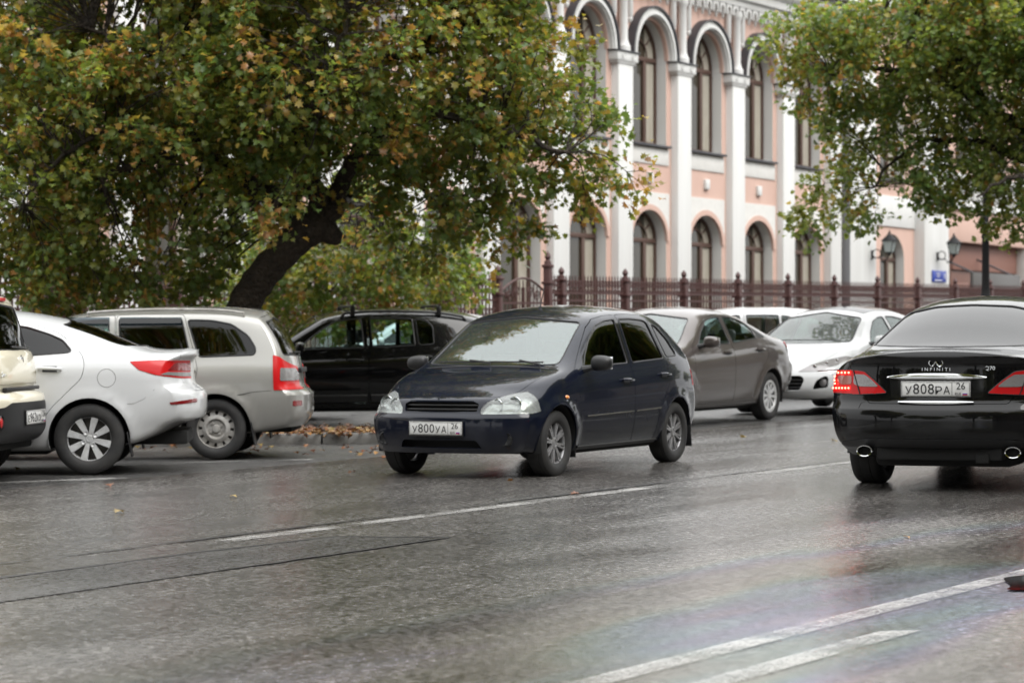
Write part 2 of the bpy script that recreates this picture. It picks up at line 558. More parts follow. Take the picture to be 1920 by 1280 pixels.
    def skin(self, me, off=0.0, th=0.015):
        """keep the faces of a cut solid that lie on the car's skin and give them thickness"""
        bm = bmesh.new(); bm.from_mesh(me)
        kill = []
        for f in bm.faces:
            c = f.calc_center_median()
            loc, nor, idx, dist = self.bvh.find_nearest(c)
            if dist > 0.007 or nor.dot(f.normal) < 0.6: kill.append(f)
        bmesh.ops.delete(bm, geom=kill, context='FACES')
        loose = [v for v in bm.verts if not v.link_faces]
        bmesh.ops.delete(bm, geom=loose, context='VERTS')
        bm.verts.index_update()
        n = len(bm.verts)
        nn = [self.normal_at(v.co)[1] for v in bm.verts]
        vo = [v.co + q * off for v, q in zip(bm.verts, nn)]; vi = [v.co + q * (off - th) for v, q in zip(bm.verts, nn)]
        fs = [[v.index for v in f.verts] for f in bm.faces]
        rim = []
        for e in bm.edges:
            if len(e.link_faces) == 1:
                l = e.link_loops[0]
                a, b = l.vert.index, l.link_loop_next.vert.index
                rim.append([b, a, a + n, b + n])
        out = bpy.data.meshes.new('skin')
        out.from_pydata([tuple(p) for p in vo + vi], [], fs + [[i + n for i in reversed(f)] for f in fs] + rim)
        out.update()
        bm.free()
        # shading: outer side takes the normals of the uncut skin
        out.polygons.foreach_set('use_smooth', [True] * len(out.polygons))
        ln = []
        k = len(fs)
        for p in out.polygons:
            for li in p.loop_indices:
                vi_ = out.loops[li].vertex_index
                if p.index < k: ln.append(tuple(nn[vi_]))
                elif p.index < 2 * k: ln.append(tuple(-nn[vi_ - n]))
                else: ln.append(tuple(p.normal))
        if ln: out.normals_split_custom_set(ln)
        return out

    def normal_at(self, co):
        loc, nor, idx, dist = self.bvh.find_nearest(co)
        a, b, c = self.bt.faces[idx].verts
        v0, v1, v2 = b.co - a.co, c.co - a.co, loc - a.co
        d00, d01, d11, d20, d21 = v0.dot(v0), v0.dot(v1), v1.dot(v1), v2.dot(v0), v2.dot(v1)
        den = d00 * d11 - d01 * d01
        if abs(den) < 1e-14: return loc, nor
        q = (d11 * d20 - d01 * d21) / den; w = (d00 * d21 - d01 * d20) / den
        return loc, (a.normal * (1 - q - w) + b.normal * q + c.normal * w).normalized()

    # ---------------------------------------------------------------- cutters
    def poly(self, pts, r=0.03):
        """(d,z) outline -> local (X,z)"""
        return [(self.xo - p[0], p[1]) for p in round_poly(pts, r)]
    def prism_mesh(self, items):
        """items: (view, pts, r, lo, hi); view side/front/top"""
        mb = MB()
        for view, pts, r, lo, hi in items:
            if view == 'side':
                mb.prism(self.poly(pts, r), 'y', lo, hi)
            elif view == 'front':
                mb.prism(round_poly(pts, r), 'x', self.xo - hi, self.xo - lo)
            else:
                q = round_poly(pts, r)
                mb.prism([(self.xo - p[0], p[1]) for p in q], 'z', lo, hi)
        me = mb.mesh('cutter', M_BLACK, smooth=0)
        return me

    def finish(self, me, name, material, parent=None):
        me.materials.clear()
        for m in (material if isinstance(material, (list, tuple)) else [material]): me.materials.append(m)
        me.name = name
        return link(name, me, parent or self.root)

    def panes(self, me, it):
        """one pane, or the left and right pane of a window cut through both flanks"""
        if it[0] != 'side': return [self.skin(me, -.006, .004)]
        out = []
        for sg in (1, -1):
            bm = bmesh.new(); bm.from_mesh(me)
            bmesh.ops.delete(bm, geom=[f for f in bm.faces if f.calc_center_median().y * sg < 0.3], context='FACES')
            m2 = bpy.data.meshes.new('pane'); bm.to_mesh(m2); bm.free()
            out.append(self.skin(m2, -.006, .004))
        return out

    def side(self, d, z, sgn=1):
        """point and normal on the car's flank"""
        loc, nor, i, dist = self.bvh.ray_cast(Vector((self.xo - d, 3.0 * sgn, z)), Vector((0, -sgn, 0)))
        if loc is None: loc, nor = Vector((self.xo - d, self.sp['W'] * sgn, z)), Vector((0, sgn, 0))
        return loc, nor
    def front(self, y, z):
        loc, nor, i, dist = self.bvh.ray_cast(Vector((6, y, z)), Vector((-1, 0, 0)))
        if loc is None: loc, nor = Vector((self.xo, y, z)), Vector((1, 0, 0))
        return loc, nor
    def rear(self, y, z):
        loc, nor, i, dist = self.bvh.ray_cast(Vector((-6, y, z)), Vector((1, 0, 0)))
        if loc is None: loc, nor = Vector((self.xo - self.sp['L'], y, z)), Vector((-1, 0, 0))
        return loc, nor
    def top(self, d, y):
        loc, nor, i, dist = self.bvh.ray_cast(Vector((self.xo - d, y, 4)), Vector((0, 0, -1)))
        return loc, nor

    def dense(self, pts, step=0.03, closed=True):
        out = []; n = len(pts)
        for i in range(n if closed else n - 1):
            a, b = Vector(pts[i]), Vector(pts[(i + 1) % n])
            k = max(1, int((b - a).length / step))
            out += [a.lerp(b, j / k) for j in range(k)]
        if not closed: out.append(Vector(pts[-1]))
        return out

    def ribbon(self, path3, nors, w, h, mb):
        """flat strip of width w lying on the skin, h proud"""
        rows = []
        k = len(path3)
        for i in range(k):
            d = (path3[min(i + 1, k - 1)] - path3[max(i - 1, 0)]).normalized()
            n_ = nors[i]; s = n_.cross(d).normalized()
            p = path3[i]
            rows.append([p - s * w / 2 - n_ * .004, p - s * w / 2 * .8 + n_ * h, p + s * w / 2 * .8 + n_ * h, p + s * w / 2 - n_ * .004])
        mb.grid(rows)

    def side_strip(self, pts, w, h, name, material, sgn=1, parent=None):
        mb = MB(); P = []; N = []
        for q in self.dense(pts, 0.04, False):
            l, n_ = self.side(q.x, q.y, sgn); P.append(l); N.append(n_)
        self.ribbon(P, N, w, h, mb)
        return mb.build(name, material, parent or self.root)

    # ---------------------------------------------------------------- assembly
    def body(self):
        """cut openings, doors, bonnet and tailgate out of the skin"""
        sp = self.sp; Wd = sp['W']
        cuts = []; wins = []
        for key, w in sp['windows'].items():
            if w[0] == 'side': it = ('side', w[1], w[2], -1.3, 1.3)
            elif w[0] == 'screen': it = ('front', w[1], w[2], sp['cowl'] - .5, sp['cowl'] + 1.3)
            else: it = ('front', w[1], w[2], sp['L'] - w[3], sp['L'] + .5)
            wins.append((key, it)); cuts.append(it)
        for key, h in sp.get('holes', {}).items():
            cuts.append(h)
        Ra = sp['tr'] + sp.get('archgap', 0.045)
        mb = MB()
        for dw in (sp['fw'], sp['fw'] + sp['wb']):
            for sg in (-1, 1):
                a = [(self.xo - dw + Ra * math.cos(2 * math.pi * k / 40), sp['tr'] + Ra * math.sin(2 * math.pi * k / 40)) for k in range(40)]
                mb.prism(a, 'y', sg * 0.50 if sg > 0 else -1.2, 1.2 if sg > 0 else -0.50)
        wm_ = mb.mesh('cutter', M_BLACK, smooth=0)
        B = boolean(self.solid, wm_, 'DIFFERENCE')
        for it in cuts:
            B = boolean(B, self.prism_mesh([it]), 'DIFFERENCE')
        panels = sp.get('panels', {})
        self.parts = {}
        if panels:
            inner = []; outer = []
            for key, (view, pts, r, lo, hi) in panels.items():
                outer.append((view, pts, r, lo, hi))
                c = Vector((sum(p[0] for p in pts) / len(pts), sum(p[1] for p in pts) / len(pts)))
                q = round_poly(pts, r)
                sh = []
                g_ = sp.get('gap', 0.0045)
                n = len(q)
                area = sum(q[i][0] * q[(i + 1) % n][1] - q[(i + 1) % n][0] * q[i][1] for i in range(n))
                for i in range(n):
                    a, p, b = Vector(q[i - 1]), Vector(q[i]), Vector(q[(i + 1) % n])
                    t_ = (b - a)
                    if t_.length < 1e-7: sh.append((p.x, p.y)); continue
                    nn = Vector((-t_.y, t_.x)).normalized() * (1 if area > 0 else -1)
                    sh.append(tuple(p + nn * g_))
                pm = self.prism_mesh([(view, sh, 0, lo, hi)])
                D = boolean(B, pm, 'INTERSECT')
                nm = key.split('#')[0]
                self.parts[key] = self.finish(self.skin(D), nm, sp.get('panel_mat', {}).get(key, self.paint))
            for it in outer:
                B = boolean(B, self.prism_mesh([it]), 'DIFFERENCE')
        self.parts['body'] = self.finish(self.skin(B), 'body', self.paint)
        # panes
        for key, it in wins:
          gm = boolean(self.solid, self.prism_mesh([it]), 'INTERSECT')
          for pc in self.panes(gm, it):
            gl = sp['glass'].get(key, G_CLEAR)
            nm = 'windscreen' if sp['windows'][key][0] == 'screen' else ('rear_window' if sp['windows'][key][0] == 'rear' else 'side_window')
            self.finish(pc, nm, gl)
        # rubber seals round the openings
        for key, it in wins:
            pts = round_poly(it[1], it[2])
            for sg in ((1, -1) if it[0] == 'side' else (0,)):
                P = []
                for q in self.dense(pts, 0.04):
                    if it[0] == 'side': l, n_ = self.side(q.x, q.y, sg)
                    elif sp['windows'][key][0] == 'screen': l, n_ = self.front(q.x, q.y)
                    else: l, n_ = self.rear(q.x, q.y)
                    P.append(l - n_ * 0.004)
                MB().tube(P, sp.get('seal', 0.009), 6, closed=True).build('window_seal', sp.get('seal_mat', M_BLACK), self.root)
        # floor, wheel wells, bulkheads
        mb = MB()
        zf = pchip(sp['zb'], [sp['L'] / 2])[0]
        mb.rbox((0, 0, zf + 0.02), (sp['wb'] - 2 * sp['tr'] - .1, Wd * 1.7, 0.09), .02)
        mb.rbox((self.xo - 0.62 * sp['fw'] - 0.1, 0, zf + 0.06), (sp['fw'] * 0.9, 0.9, 0.10), .02)
        mb.rbox((self.xo - sp['L'] + 0.55, 0, zf + 0.10), (0.8, 0.95, 0.12), .02)
        for dw in (sp['fw'], sp['fw'] + sp['wb']):
            for sg in (-1, 1):
                n = 18
                Rw = Ra + 0.004
                yo = sg * (self.side(dw, sp['tr'] + Ra + .03, sg)[0].y * sg - 0.028); yi = sg * 0.48
                ra = [(self.xo - dw + Rw * math.cos(math.pi * (k / n) * 1.16 - .25), sp['tr'] + Rw * math.sin(math.pi * (k / n) * 1.16 - .25)) for k in range(n + 1)]
                mb.grid([[(p[0], yo, p[1]) for p in ra], [(p[0], yi, p[1]) for p in ra]])
                cx = (self.xo - dw, yi, sp['tr'])
                mb.add([(p[0], yi, p[1]) for p in ra], [list(range(n + 1))])
        mb.build('underbody', M_UNDER, self.root, recalc=False)
        bm = self.outer

    def axle(self):
        sp = self.sp; mb = MB()
        for dw in (sp['fw'], sp['fw'] + sp['wb']):
            mb.tube([(self.xo - dw, -sp['track'] / 2, sp['tr']), (self.xo - dw, sp['track'] / 2, sp['tr'])], 0.045, 8)
        mb.rbox((self.xo - sp['fw'], 0, sp['tr'] - 0.02), (0.3, 0.9, 0.14), .03)
        mb.build('axle', M_UNDER, self.root)

    def wheels(self, style, rim_mat, rr):
        """four wheels; style draws the spokes"""
        sp = self.sp; R0 = sp['tr']; tw = sp.get('tw', 0.185)
        h = tw / 2
        t = MB()
        t.lathe([(rr - .01, -h * .80), (rr + .005, -h * .92), (R0 - .055, -h), (R0 - .02, -h * .93), (R0 - .004, -h * .78), (R0, -h * .55), (R0 - .004, -h * .30),
                 (R0, -h * .28), (R0, h * .28), (R0 - .004, h * .30), (R0, h * .55), (R0 - .004, h * .78), (R0 - .02, h * .93), (R0 - .055, h), (rr + .022, h * .96),
                 (rr + .006, h * .90), (rr - .012, h * .72)], 56, 'y')
        tyre = t.mesh('tyre', M_RUBBER)
        w = MB()
        w.lathe([(rr - .012, -h * .8), (rr - .018, h * .3), (rr - .016, h * .62), (rr - .004, h * .80), (rr + .007, h * .90), (rr + .009, h * .84), (rr, h * .74)], 56, 'y')
        style(w, rr, h)
        rim = w.mesh('wheel', rim_mat)
        b = MB().lathe([(.04, -.02), (rr * .72, -.02), (rr * .72, -.005), (.05, -.005), (.05, .02), (0.0, .02)], 36, 'y').lathe([(rr - .02, -.03), (0, -.03)], 24, 'y')
        disc = b.mesh('brake_disc', M_DISC)
        for dw in (sp['fw'], sp['fw'] + sp['wb']):
            for sg in (1, -1):
                a = rng.uniform(0, 6.28)
                m = Matrix.Translation((self.xo - dw, sg * sp['track'] / 2, R0 - 0.004)) @ (Matrix.Identity(4) if sg > 0 else Matrix.Rotation(math.pi, 4, 'Z')) @ Matrix.Rotation(sp.get('wheel_rot', a), 4, 'Y')
                if sp.get('steer') and dw == sp['fw']:
                    m = m.copy(); loc = m.to_translation(); m = Matrix.Translation(loc) @ Matrix.Rotation(R(sp['steer']), 4, 'Z') @ Matrix.Translation(-loc) @ m
                o = link('wheel', rim, self.root, m=m)
                link('tyre', tyre, o); link('brake_disc', disc, o)

    def plate(self, at, nor, text, region, parent=None, w=0.52, h=0.112, pitch=0.0):
        """number plate with lettering; at = centre, nor = outward direction (+1 front, -1 rear)"""
        base = MB().rbox((0, 0, -.006), (w + .014, h + .014, 0.012), .004).build('number_plate', M_PLATEK, parent or self.root)
        base.matrix_local = Matrix.Translation(at) @ (Matrix(((0, 0, nor, 0), (nor, 0, 0, 0), (0, 1, 0, 0), (0, 0, 0, 1)))) @ Matrix.Rotation(pitch, 4, 'X')
        MB().rbox((0, 0, .001), (w, h, 0.004), .0015).build('plate_face', M_PLATE, base)
        fr = MB()
        z = .0042
        for (x0, x1, y0, y1) in ((-w / 2 + .004, w / 2 - .004, h / 2 - .007, h / 2 - .004), (-w / 2 + .004, w / 2 - .004, -h / 2 + .004, -h / 2 + .007), (-w / 2 + .004, -w / 2 + .007, -h / 2 + .004, h / 2 - .004),
                                 (w / 2 - .007, w / 2 - .004, -h / 2 + .004, h / 2 - .004), (w * .235, w * .235 + .003, -h / 2 + .004, h / 2 - .004)):
            fr.box(((x0 + x1) / 2, (y0 + y1) / 2, z), (x1 - x0, y1 - y0, .001))
        fr.build('plate_border', M_PLATEK, base, smooth=0)
        x = -w * .44
        for ch in text:
            big = ch.isdigit()
            me = text_mesh(ch, 0.105 if big else 0.083, M_PLATEK, .0006, 'LEFT')
            bx = [v.co.x for v in me.vertices]; by = [v.co.y for v in me.vertices]
            ww = max(bx) - min(bx); x0 = min(bx); y0 = min(by)
            tw_ = .046 if big else .050; th_ = .076 if big else .058
            for v in me.vertices:
                v.co.x = (v.co.x - x0) / ww * tw_; v.co.y = (v.co.y - y0) / (max(by) - y0) * th_
            link('lettering', me, base, loc=(x, -.038, z + .0004))
            x += tw_ + .0100
        me = text_mesh(region, .07, M_PLATEK, .0006, 'CENTER')
        link('lettering', me, base, loc=(w * .365, h * .17, z + .0004))
        link('lettering', text_mesh('RUS', .026, M_PLATEK, .0006, 'CENTER'), base, loc=(w * .325, -h * .32, z + .0004))
        fl = MB()
        fl.cur = 0; fl.box((w * .425, -h * .25, z + .0006), (.036, .007, .0012)); fl.cur = 1; fl.box((w * .425, -h * .25 - .007, z + .0006), (.036, .007, .0012)); fl.cur = 2; fl.box((w * .425, -h * .25 - .014, z + .0006), (.036, .007, .0012))
        fl.build('flag_mark', [M_PLATE, M_TRIB, M_TRIR], base, smooth=0)
        return base

    def seats(self, rows, mat_=None, right_drive=False, dash=True):
        mat_ = mat_ or M_SEAT
        def seat(parent, x, y, w, head=True):
            mb = MB()
            mb.rbox((x + .05, y, .46), (.50, w, .16), .05)
            mb.rbox((x - .24, y, .76), (.13, w * .95, .56), .05, Matrix.Rotation(R(-14), 3, 'Y'))
            mb.tube([(x - .30, y - .06, 1.00), (x - .32, y - .06, 1.12)], .008, 6); mb.tube([(x - .30, y + .06, 1.00), (x - .32, y + .06, 1.12)], .008, 6)
            mb.rbox((x - .325, y, 1.135), (.09, .26, .17), .04)
            return mb.build('seat', mat_, parent)
        for (d, kind) in rows:
            x = self.xo - d
            if kind == 'front':
                for y in (-.37, .37): seat(self.root, x, y, .48)
            else:
                mb = MB().rbox((x + .05, 0, .47), (.48, 1.25, .16), .05).rbox((x - .26, 0, .76), (.14, 1.22, .54), .05, Matrix.Rotation(R(-18), 3, 'Y'))
                for y in (-.38, .38): mb.rbox((x - .35, y, 1.09), (.09, .24, .14), .04)
                mb.build('rear_bench', mat_, self.root)
        if dash:
            c = self.sp['cowl']
            x = self.xo - c
            hz = self.sp.get('dash_z', .88)
            pr = [(x - .02, hz - .02), (x - .25, hz + .02), (x - .48, hz - .0), (x - .56, hz - .06), (x - .56, hz - .14), (x - .46, hz - .40), (x - .02, hz - .40)]
            MB().prism(pr, 'y', -self.sp['W'] * .80, self.sp['W'] * .80).build('dashboard', M_INTERIOR, self.root)
            sw = MB()
            ctr = Vector((x - .68, .37, hz - .06)); ax = Vector((-.9, 0, .42)).normalized()
            e1 = Vector((0, 1, 0)); e2 = ax.cross(e1)
            sw.tube([ctr + (e1 * math.cos(a) + e2 * math.sin(a)) * .18 for a in [2 * math.pi * k / 24 for k in range(24)]], .014, 6, closed=True)
            for a in (0.1, 3.04, 4.71): sw.tube([ctr, ctr + (e1 * math.cos(a) + e2 * math.sin(a)) * .18], .016, 6)
            sw.tube([ctr, ctr - ax * .22], .03, 8)
            sw.build('steering_wheel', M_INTERIOR, self.root)

    def mirror(self, d, z, material, sgns=(1, -1), size=(.10, .20, .125), out=0.09):
        for sg in sgns:
            l, n_ = self.side(d, z, sg)
            mb = MB()
            c = Vector((l.x - .02, l.y + sg * (out + size[1] / 2 - .02), z + .035))
            bm = bmesh.new()
            bmesh.ops.create_uvsphere(bm, u_segments=20, v_segments=12, radius=1)
            for v in bm.verts:
                q = v.co
                e = 0.55
                f = [math.copysign(abs(k) ** e, k) for k in q]
                nrm = (abs(f[0]) ** 2.6 + abs(f[1]) ** 2.6 + abs(f[2]) ** 2.6) ** (1 / 2.6)
                f = [k / max(nrm, 1e-6) for k in f]
                x = f[0] * size[0] / 2
                if f[0] > 0: x *= 1.25
                else: x = max(x, -size[0] * .38)
                v.co = Vector((x - .15 * sg * f[1] * 0, f[1] * size[1] / 2, f[2] * size[2] / 2 * (1 - .12 * sg * f[1])))
            bm.verts.index_update()
            mb.add([c + v.co for v in bm.verts], [[v.index for v in f.verts] for f in bm.faces]); bm.free()
            mh = mb.build('door_mirror', material, self.root)
            st_ = MB().tube([l - n_ * .02 + Vector((.02, 0, -.015)), c + Vector((0, -sg * size[1] * .36, -.035))], [.035, .024], 8)
            st_.build('mirror_arm', M_BLACK, mh)
            MB().rbox(c + Vector((-size[0] * .385, 0, 0)), (.006, size[1] * .84, size[2] * .78), .002).build('mirror_glass', M_CHROME, mh)

    def handle(self, d, z, material, sgn=1, parent=None, w=.19):
        l, n_ = self.side(d, z, sgn)
        a, na = self.side(d - w / 2, z + .004, sgn); b, nb = self.side(d + w / 2, z - .004, sgn)
        mb = MB()
        P = [a - na * .004, a + na * .022, l + n_ * .034, b + nb * .026, b - nb * .004]
        P = [P[0], P[0].lerp(P[1], .8), P[1].lerp(P[2], .35), P[2], P[2].lerp(P[3], .6), P[3], P[4]]
        mb.tube(P, [.012, .013, .014, .015, .014, .013, .012], 8)
        h_ = mb.build('door_handle', material, parent or self.root)
        rec = MB()
        rows = []
        for k in range(7):
            row = []
            for j in range(5):
                dd = d + (k / 6 - .5) * w * .66; zz = z + (j / 4 - .5) * .05
                q, nq = self.side(dd, zz, sgn); row.append(q + nq * .0015)
            rows.append(row)
        rec.grid(rows).build('handle_recess', M_BLACK if material is M_BLACK else M_INTERIOR, h_)

    def skin_patch(self, view, pts, r, name, material, off=0.003, th=0.012, rng_=None, parent=None, sep=True):
        """piece of the skin inside an outline, set off by a few millimetres: lamps, bumper inserts, trims"""
        lo, hi = rng_
        m = boolean(self.solid, self.prism_mesh([(view, pts, r, lo, hi)]), 'INTERSECT')
        return self.finish(self.skin(m, off, th), name, material, parent)

    def place_at(self, local, world_xy, heading, **kw):
        """stand the car so that the local ground point comes to world_xy"""
        x, y = world_xy
        m = street_matrix(0, 0, heading)
        off = m.to_3x3() @ Vector((local[0], local[1], 0))
        ox, oy = x - off.x, y - off.y
        return self.place(ox * SV.x + oy * SV.y, ox * TV.x + oy * TV.y, heading, **kw)

    def place(self, s, t, heading, h=0.0, label=None, cat='car', group=None, scale=1.0):
        self.root.matrix_world = street_matrix(s, t, heading, h) @ Matrix.Scale(scale, 4)
        tag(self.root, label, cat, group)
        self.outer.free(); self.bt.free()
        return self.root

# ---- wheel styles: draw the face of the rim into w (radius rr, half width h)
def spoke(w, a, r0, r1, w0, w1, y0, y1, th=.02):
    ca, sa = math.cos(a), math.sin(a)
    def P(r, s, y): return (ca * r - sa * s, y, sa * r + ca * s)
    vs = [P(r0, -w0, y0), P(r0, w0, y0), P(r0, w0 * 1.1, y0 - th), P(r0, -w0 * 1.1, y0 - th), P(r1, -w1, y1), P(r1, w1, y1), P(r1, w1 * 1.1, y1 - th), P(r1, -w1 * 1.1, y1 - th)]
    w.add(vs, [(0, 1, 5, 4), (1, 2, 6, 5), (2, 3, 7, 6), (3, 0, 4, 7), (0, 3, 2, 1), (4, 5, 6, 7)])
def hub(w, r, y, n=20):
    w.lathe([(r * 1.25, y - .03), (r * 1.2, y - .004), (r, y + .004), (r * .62, y + .006), (r * .58, y + .002), (0, y + .004)], n, 'y')
def style_twin(n=8, gapw=.022, wid=.009):
    def f(w, rr, h):
        y0, y1 = h * .62, h * .70
        for i in range(n):
            a = 2 * math.pi * i / n
            for s in (-1, 1):
                spoke(w, a + s * .10, rr * .2, rr - .006, wid, wid * .9, y0, y1)
                w.box((0, 0, 0), (0, 0, 0))
        hub(w, rr * .24, y0)
        for i in range(4):
            a = 2 * math.pi * (i + .5) / 4
            w.lathe([(.010, y0 + .002), (.010, y0 + .008), (0, y0 + .009)], 8, 'y', (math.cos(a) * rr * .17, 0, math.sin(a) * rr * .17))
    return f
def style_blades(n=8):
    def f(w, rr, h):
        y0, y1 = h * .55, h * .74
        for i in range(n):
            a = 2 * math.pi * i / n
            spoke(w, a, rr * .16, rr - .006, rr * .085, rr * .155, y0, y1, .028)
        hub(w, rr * .15, y0 + .004)
        for i in range(4):
            a = 2 * math.pi * (i + .5) / 4
            w.lathe([(.022, y0 + .004), (.020, y0 + .012), (.012, y0 + .010), (0, y0 + .002)], 12, 'y', (math.cos(a) * rr * .30, 0, math.sin(a) * rr * .30))
    return f
def style_steel(n=12):
    def f(w, rr, h):
        y = h * .45
        # pressed disc with a ring of holes, built as webs between them
        ro, ri = rr * .86, rr * .70
        w.lathe([(rr - .014, h * .55), (rr * .92, y - .02), (ro, y - .01)], 48, 'y')
        for i in range(n):
            a = 2 * math.pi * (i + .5) / n
            spoke(w, a, ri - .01, ro + .012, rr * .125, rr * .14, y + .004, y - .006, .012)
        w.lathe([(ri, y + .004), (rr * .58, y + .018), (rr * .50, y + .02), (rr * .44, y + .006), (rr * .40, y - .004), (rr * .22, y - .002), (rr * .19, y + .012), (rr * .15, y + .016), (0, y + .016)], 40, 'y')
        for i in range(4):
            a = 2 * math.pi * (i + .3) / 4
            w.lathe([(.013, y - .004), (.012, y + .012), (0, y + .013)], 8, 'y', (math.cos(a) * rr * .31, 0, math.sin(a) * rr * .31))
    return f
def style_cap(n=10):
    def f(w, rr, h):
        y0, y1 = h * .66, h * .78
        for i in range(n):
            a = 2 * math.pi * i / n
            spoke(w, a, rr * .18, rr - .02, rr * .05, rr * .115, y0 + .01, y1, .016)
        w.lathe([(rr + .002, h * .86), (rr - .03, h * .84), (rr - .04, h * .74)], 48, 'y')
        hub(w, rr * .20, y0 + .008)
    return f

# ================================================================== ground and road
def asphalt(name, base=(.050, .047, .044), rough=(.12, .27), oil=False, bump=.18, patchy=True):
    m = bpy.data.materials.new(name); m.use_nodes = True
    t = m.node_tree; N = t.nodes; Lk = t.links
    b = N['Principled BSDF']
    tc = N.new('ShaderNodeTexCoord')
    def noise(scale, detail=4, rgh=.6, src=None):
        n = N.new('ShaderNodeTexNoise'); n.inputs['Scale'].default_value = scale; n.inputs['Detail'].default_value = detail; n.inputs['Roughness'].default_value = rgh
        Lk.new(src or tc.outputs['Object'], n.inputs['Vector']); return n
    def rng_(src, a, b_, c, d):
        r = N.new('ShaderNodeMapRange'); r.inputs[1].default_value = a; r.inputs[2].default_value = b_; r.inputs[3].default_value = c; r.inputs[4].default_value = d
        Lk.new(src, r.inputs[0]); return r
    mp = N.new('ShaderNodeMapping'); mp.inputs['Scale'].default_value = (.22, 1.0, 1.0)     # wheel tracks stretch the wet along the road
    Lk.new(tc.outputs['Object'], mp.inputs['Vector'])
    wet = noise(.9, 5, .6, mp.outputs[0])
    stone = N.new('ShaderNodeTexVoronoi'); stone.inputs['Scale'].default_value = 42
    Lk.new(tc.outputs['Object'], stone.inputs['Vector'])
    fine = noise(160, 3, .7)
    blot = noise(2.2, 6, .65)
    grain = noise(20, 8, .85)
    # stones of different grey
    cr = N.new('ShaderNodeMixRGB'); cr.inputs['Color1'].default_value = rgba([c * .35 for c in base]); cr.inputs['Color2'].default_value = rgba([c * 2.6 for c in base])
    sp = N.new('ShaderNodeSeparateColor'); Lk.new(stone.outputs['Color'], sp.inputs[0])
    Lk.new(sp.outputs[0], cr.inputs['Fac'])
    mx = N.new('ShaderNodeMixRGB'); mx.blend_type = 'MULTIPLY'; mx.inputs['Fac'].default_value = 1.0
    Lk.new(cr.outputs[0], mx.inputs['Color1'])
    bl = rng_(blot.outputs['Fac'], .3, .7, .65, 1.25)
    gr_ = rng_(grain.outputs['Fac'], .35, .65, .35, 1.7)
    bg_ = N.new('ShaderNodeMath'); bg_.operation = 'MULTIPLY'; Lk.new(bl.outputs[0], bg_.inputs[0]); Lk.new(gr_.outputs[0], bg_.inputs[1]); Lk.new(bg_.outputs[0], mx.inputs['Color2'])
    Lk.new(mx.outputs[0], b.inputs['Base Color'])
    rg0 = rng_(wet.outputs['Fac'], .35, .68, rough[1], rough[0])
    rg1 = rng_(grain.outputs['Fac'], .38, .62, -.10, .12)
    rg = N.new('ShaderNodeMath'); rg.operation = 'ADD'; Lk.new(rg0.outputs[0], rg.inputs[0]); Lk.new(rg1.outputs[0], rg.inputs[1])
    Lk.new(rg.outputs[0], b.inputs['Roughness'])
    sinput(b, 'IOR', 1.7)
    # relief: stones in bitumen, drowned where the water film is thick
    ad = N.new('ShaderNodeMath'); ad.operation = 'MULTIPLY_ADD'; ad.inputs[1].default_value = 1.0
    sd_ = rng_(stone.outputs['Distance'], 0, .6, 1, 0)
    g2_ = N.new('ShaderNodeMath'); g2_.operation = 'MULTIPLY_ADD'; g2_.inputs[1].default_value = 1.2; Lk.new(grain.outputs['Fac'], g2_.inputs[0]); Lk.new(fine.outputs['Fac'], g2_.inputs[2])
    Lk.new(sd_.outputs[0], ad.inputs[0]); Lk.new(g2_.outputs[0], ad.inputs[2])
    bs = rng_(wet.outputs['Fac'], .38, .70, bump, bump * .35)
    bp = N.new('ShaderNodeBump'); bp.inputs['Distance'].default_value = .006
    Lk.new(bs.outputs[0], bp.inputs['Strength']); Lk.new(ad.outputs[0], bp.inputs['Height']); Lk.new(bp.outputs[0], b.inputs['Normal'])
    if oil:
        # film of oil on the water: its thickness bands give the sheen its colours
        sx = N.new('ShaderNodeSeparateXYZ'); Lk.new(tc.outputs['Object'], sx.inputs[0])
        ow = N.new('ShaderNodeMapping'); ow.inputs['Scale'].default_value = (.16, .75, 1); ow.inputs['Rotation'].default_value = (0, 0, R(-9))
        Lk.new(tc.outputs['Object'], ow.inputs['Vector'])
        on = noise(1.0, 3, .5, ow.outputs[0])
        th = N.new('ShaderNodeMath'); th.operation = 'MULTIPLY_ADD'; th.inputs[1].default_value = 3.0
        yk = rng_(sx.outputs['Y'], 2.0, 7.0, 0.0, 2.6)
        Lk.new(on.outputs['Fac'], th.inputs[0]); Lk.new(yk.outputs[0], th.inputs[2])
        fr = N.new('ShaderNodeMath'); fr.operation = 'FRACT'; Lk.new(th.outputs[0], fr.inputs[0])
        ramp = N.new('ShaderNodeValToRGB')
        cols = [(0.0, (.95, .86, .76)), (.20, (.98, .90, .84)), (.34, (.90, .74, .90)), (.47, (.68, .68, .98)), (.60, (.66, .84, .98)), (.74, (.78, .96, .88)), (.88, (.96, .94, .78)), (1.0, (.95, .86, .76))]
        e = ramp.color_ramp.elements
        e[0].position = cols[0][0]; e[0].color = rgba(cols[0][1]); e[1].position = 1.0; e[1].color = rgba(cols[-1][1])
        for p_, c_ in cols[1:-1]:
            q = e.new(p_); q.color = rgba(c_)
        Lk.new(fr.outputs[0], ramp.inputs[0])
        # where the spill lies: near lane, round the double line
        y0 = rng_(sx.outputs['Y'], 6.7, 5.0, 0, .72)
        ed = noise(.5, 4, .6)
        am = N.new('ShaderNodeMath'); am.operation = 'MULTIPLY'
        e2 = rng_(ed.outputs['Fac'], .30, .55, .35, 1.0)
        Lk.new(y0.outputs[0], am.inputs[0]); Lk.new(e2.outputs[0], am.inputs[1])
        b3 = N.new('ShaderNodeBump'); b3.inputs['Distance'].default_value = .006; b3.inputs['Strength'].default_value = .10
        Lk.new(ad.outputs[0], b3.inputs['Height'])
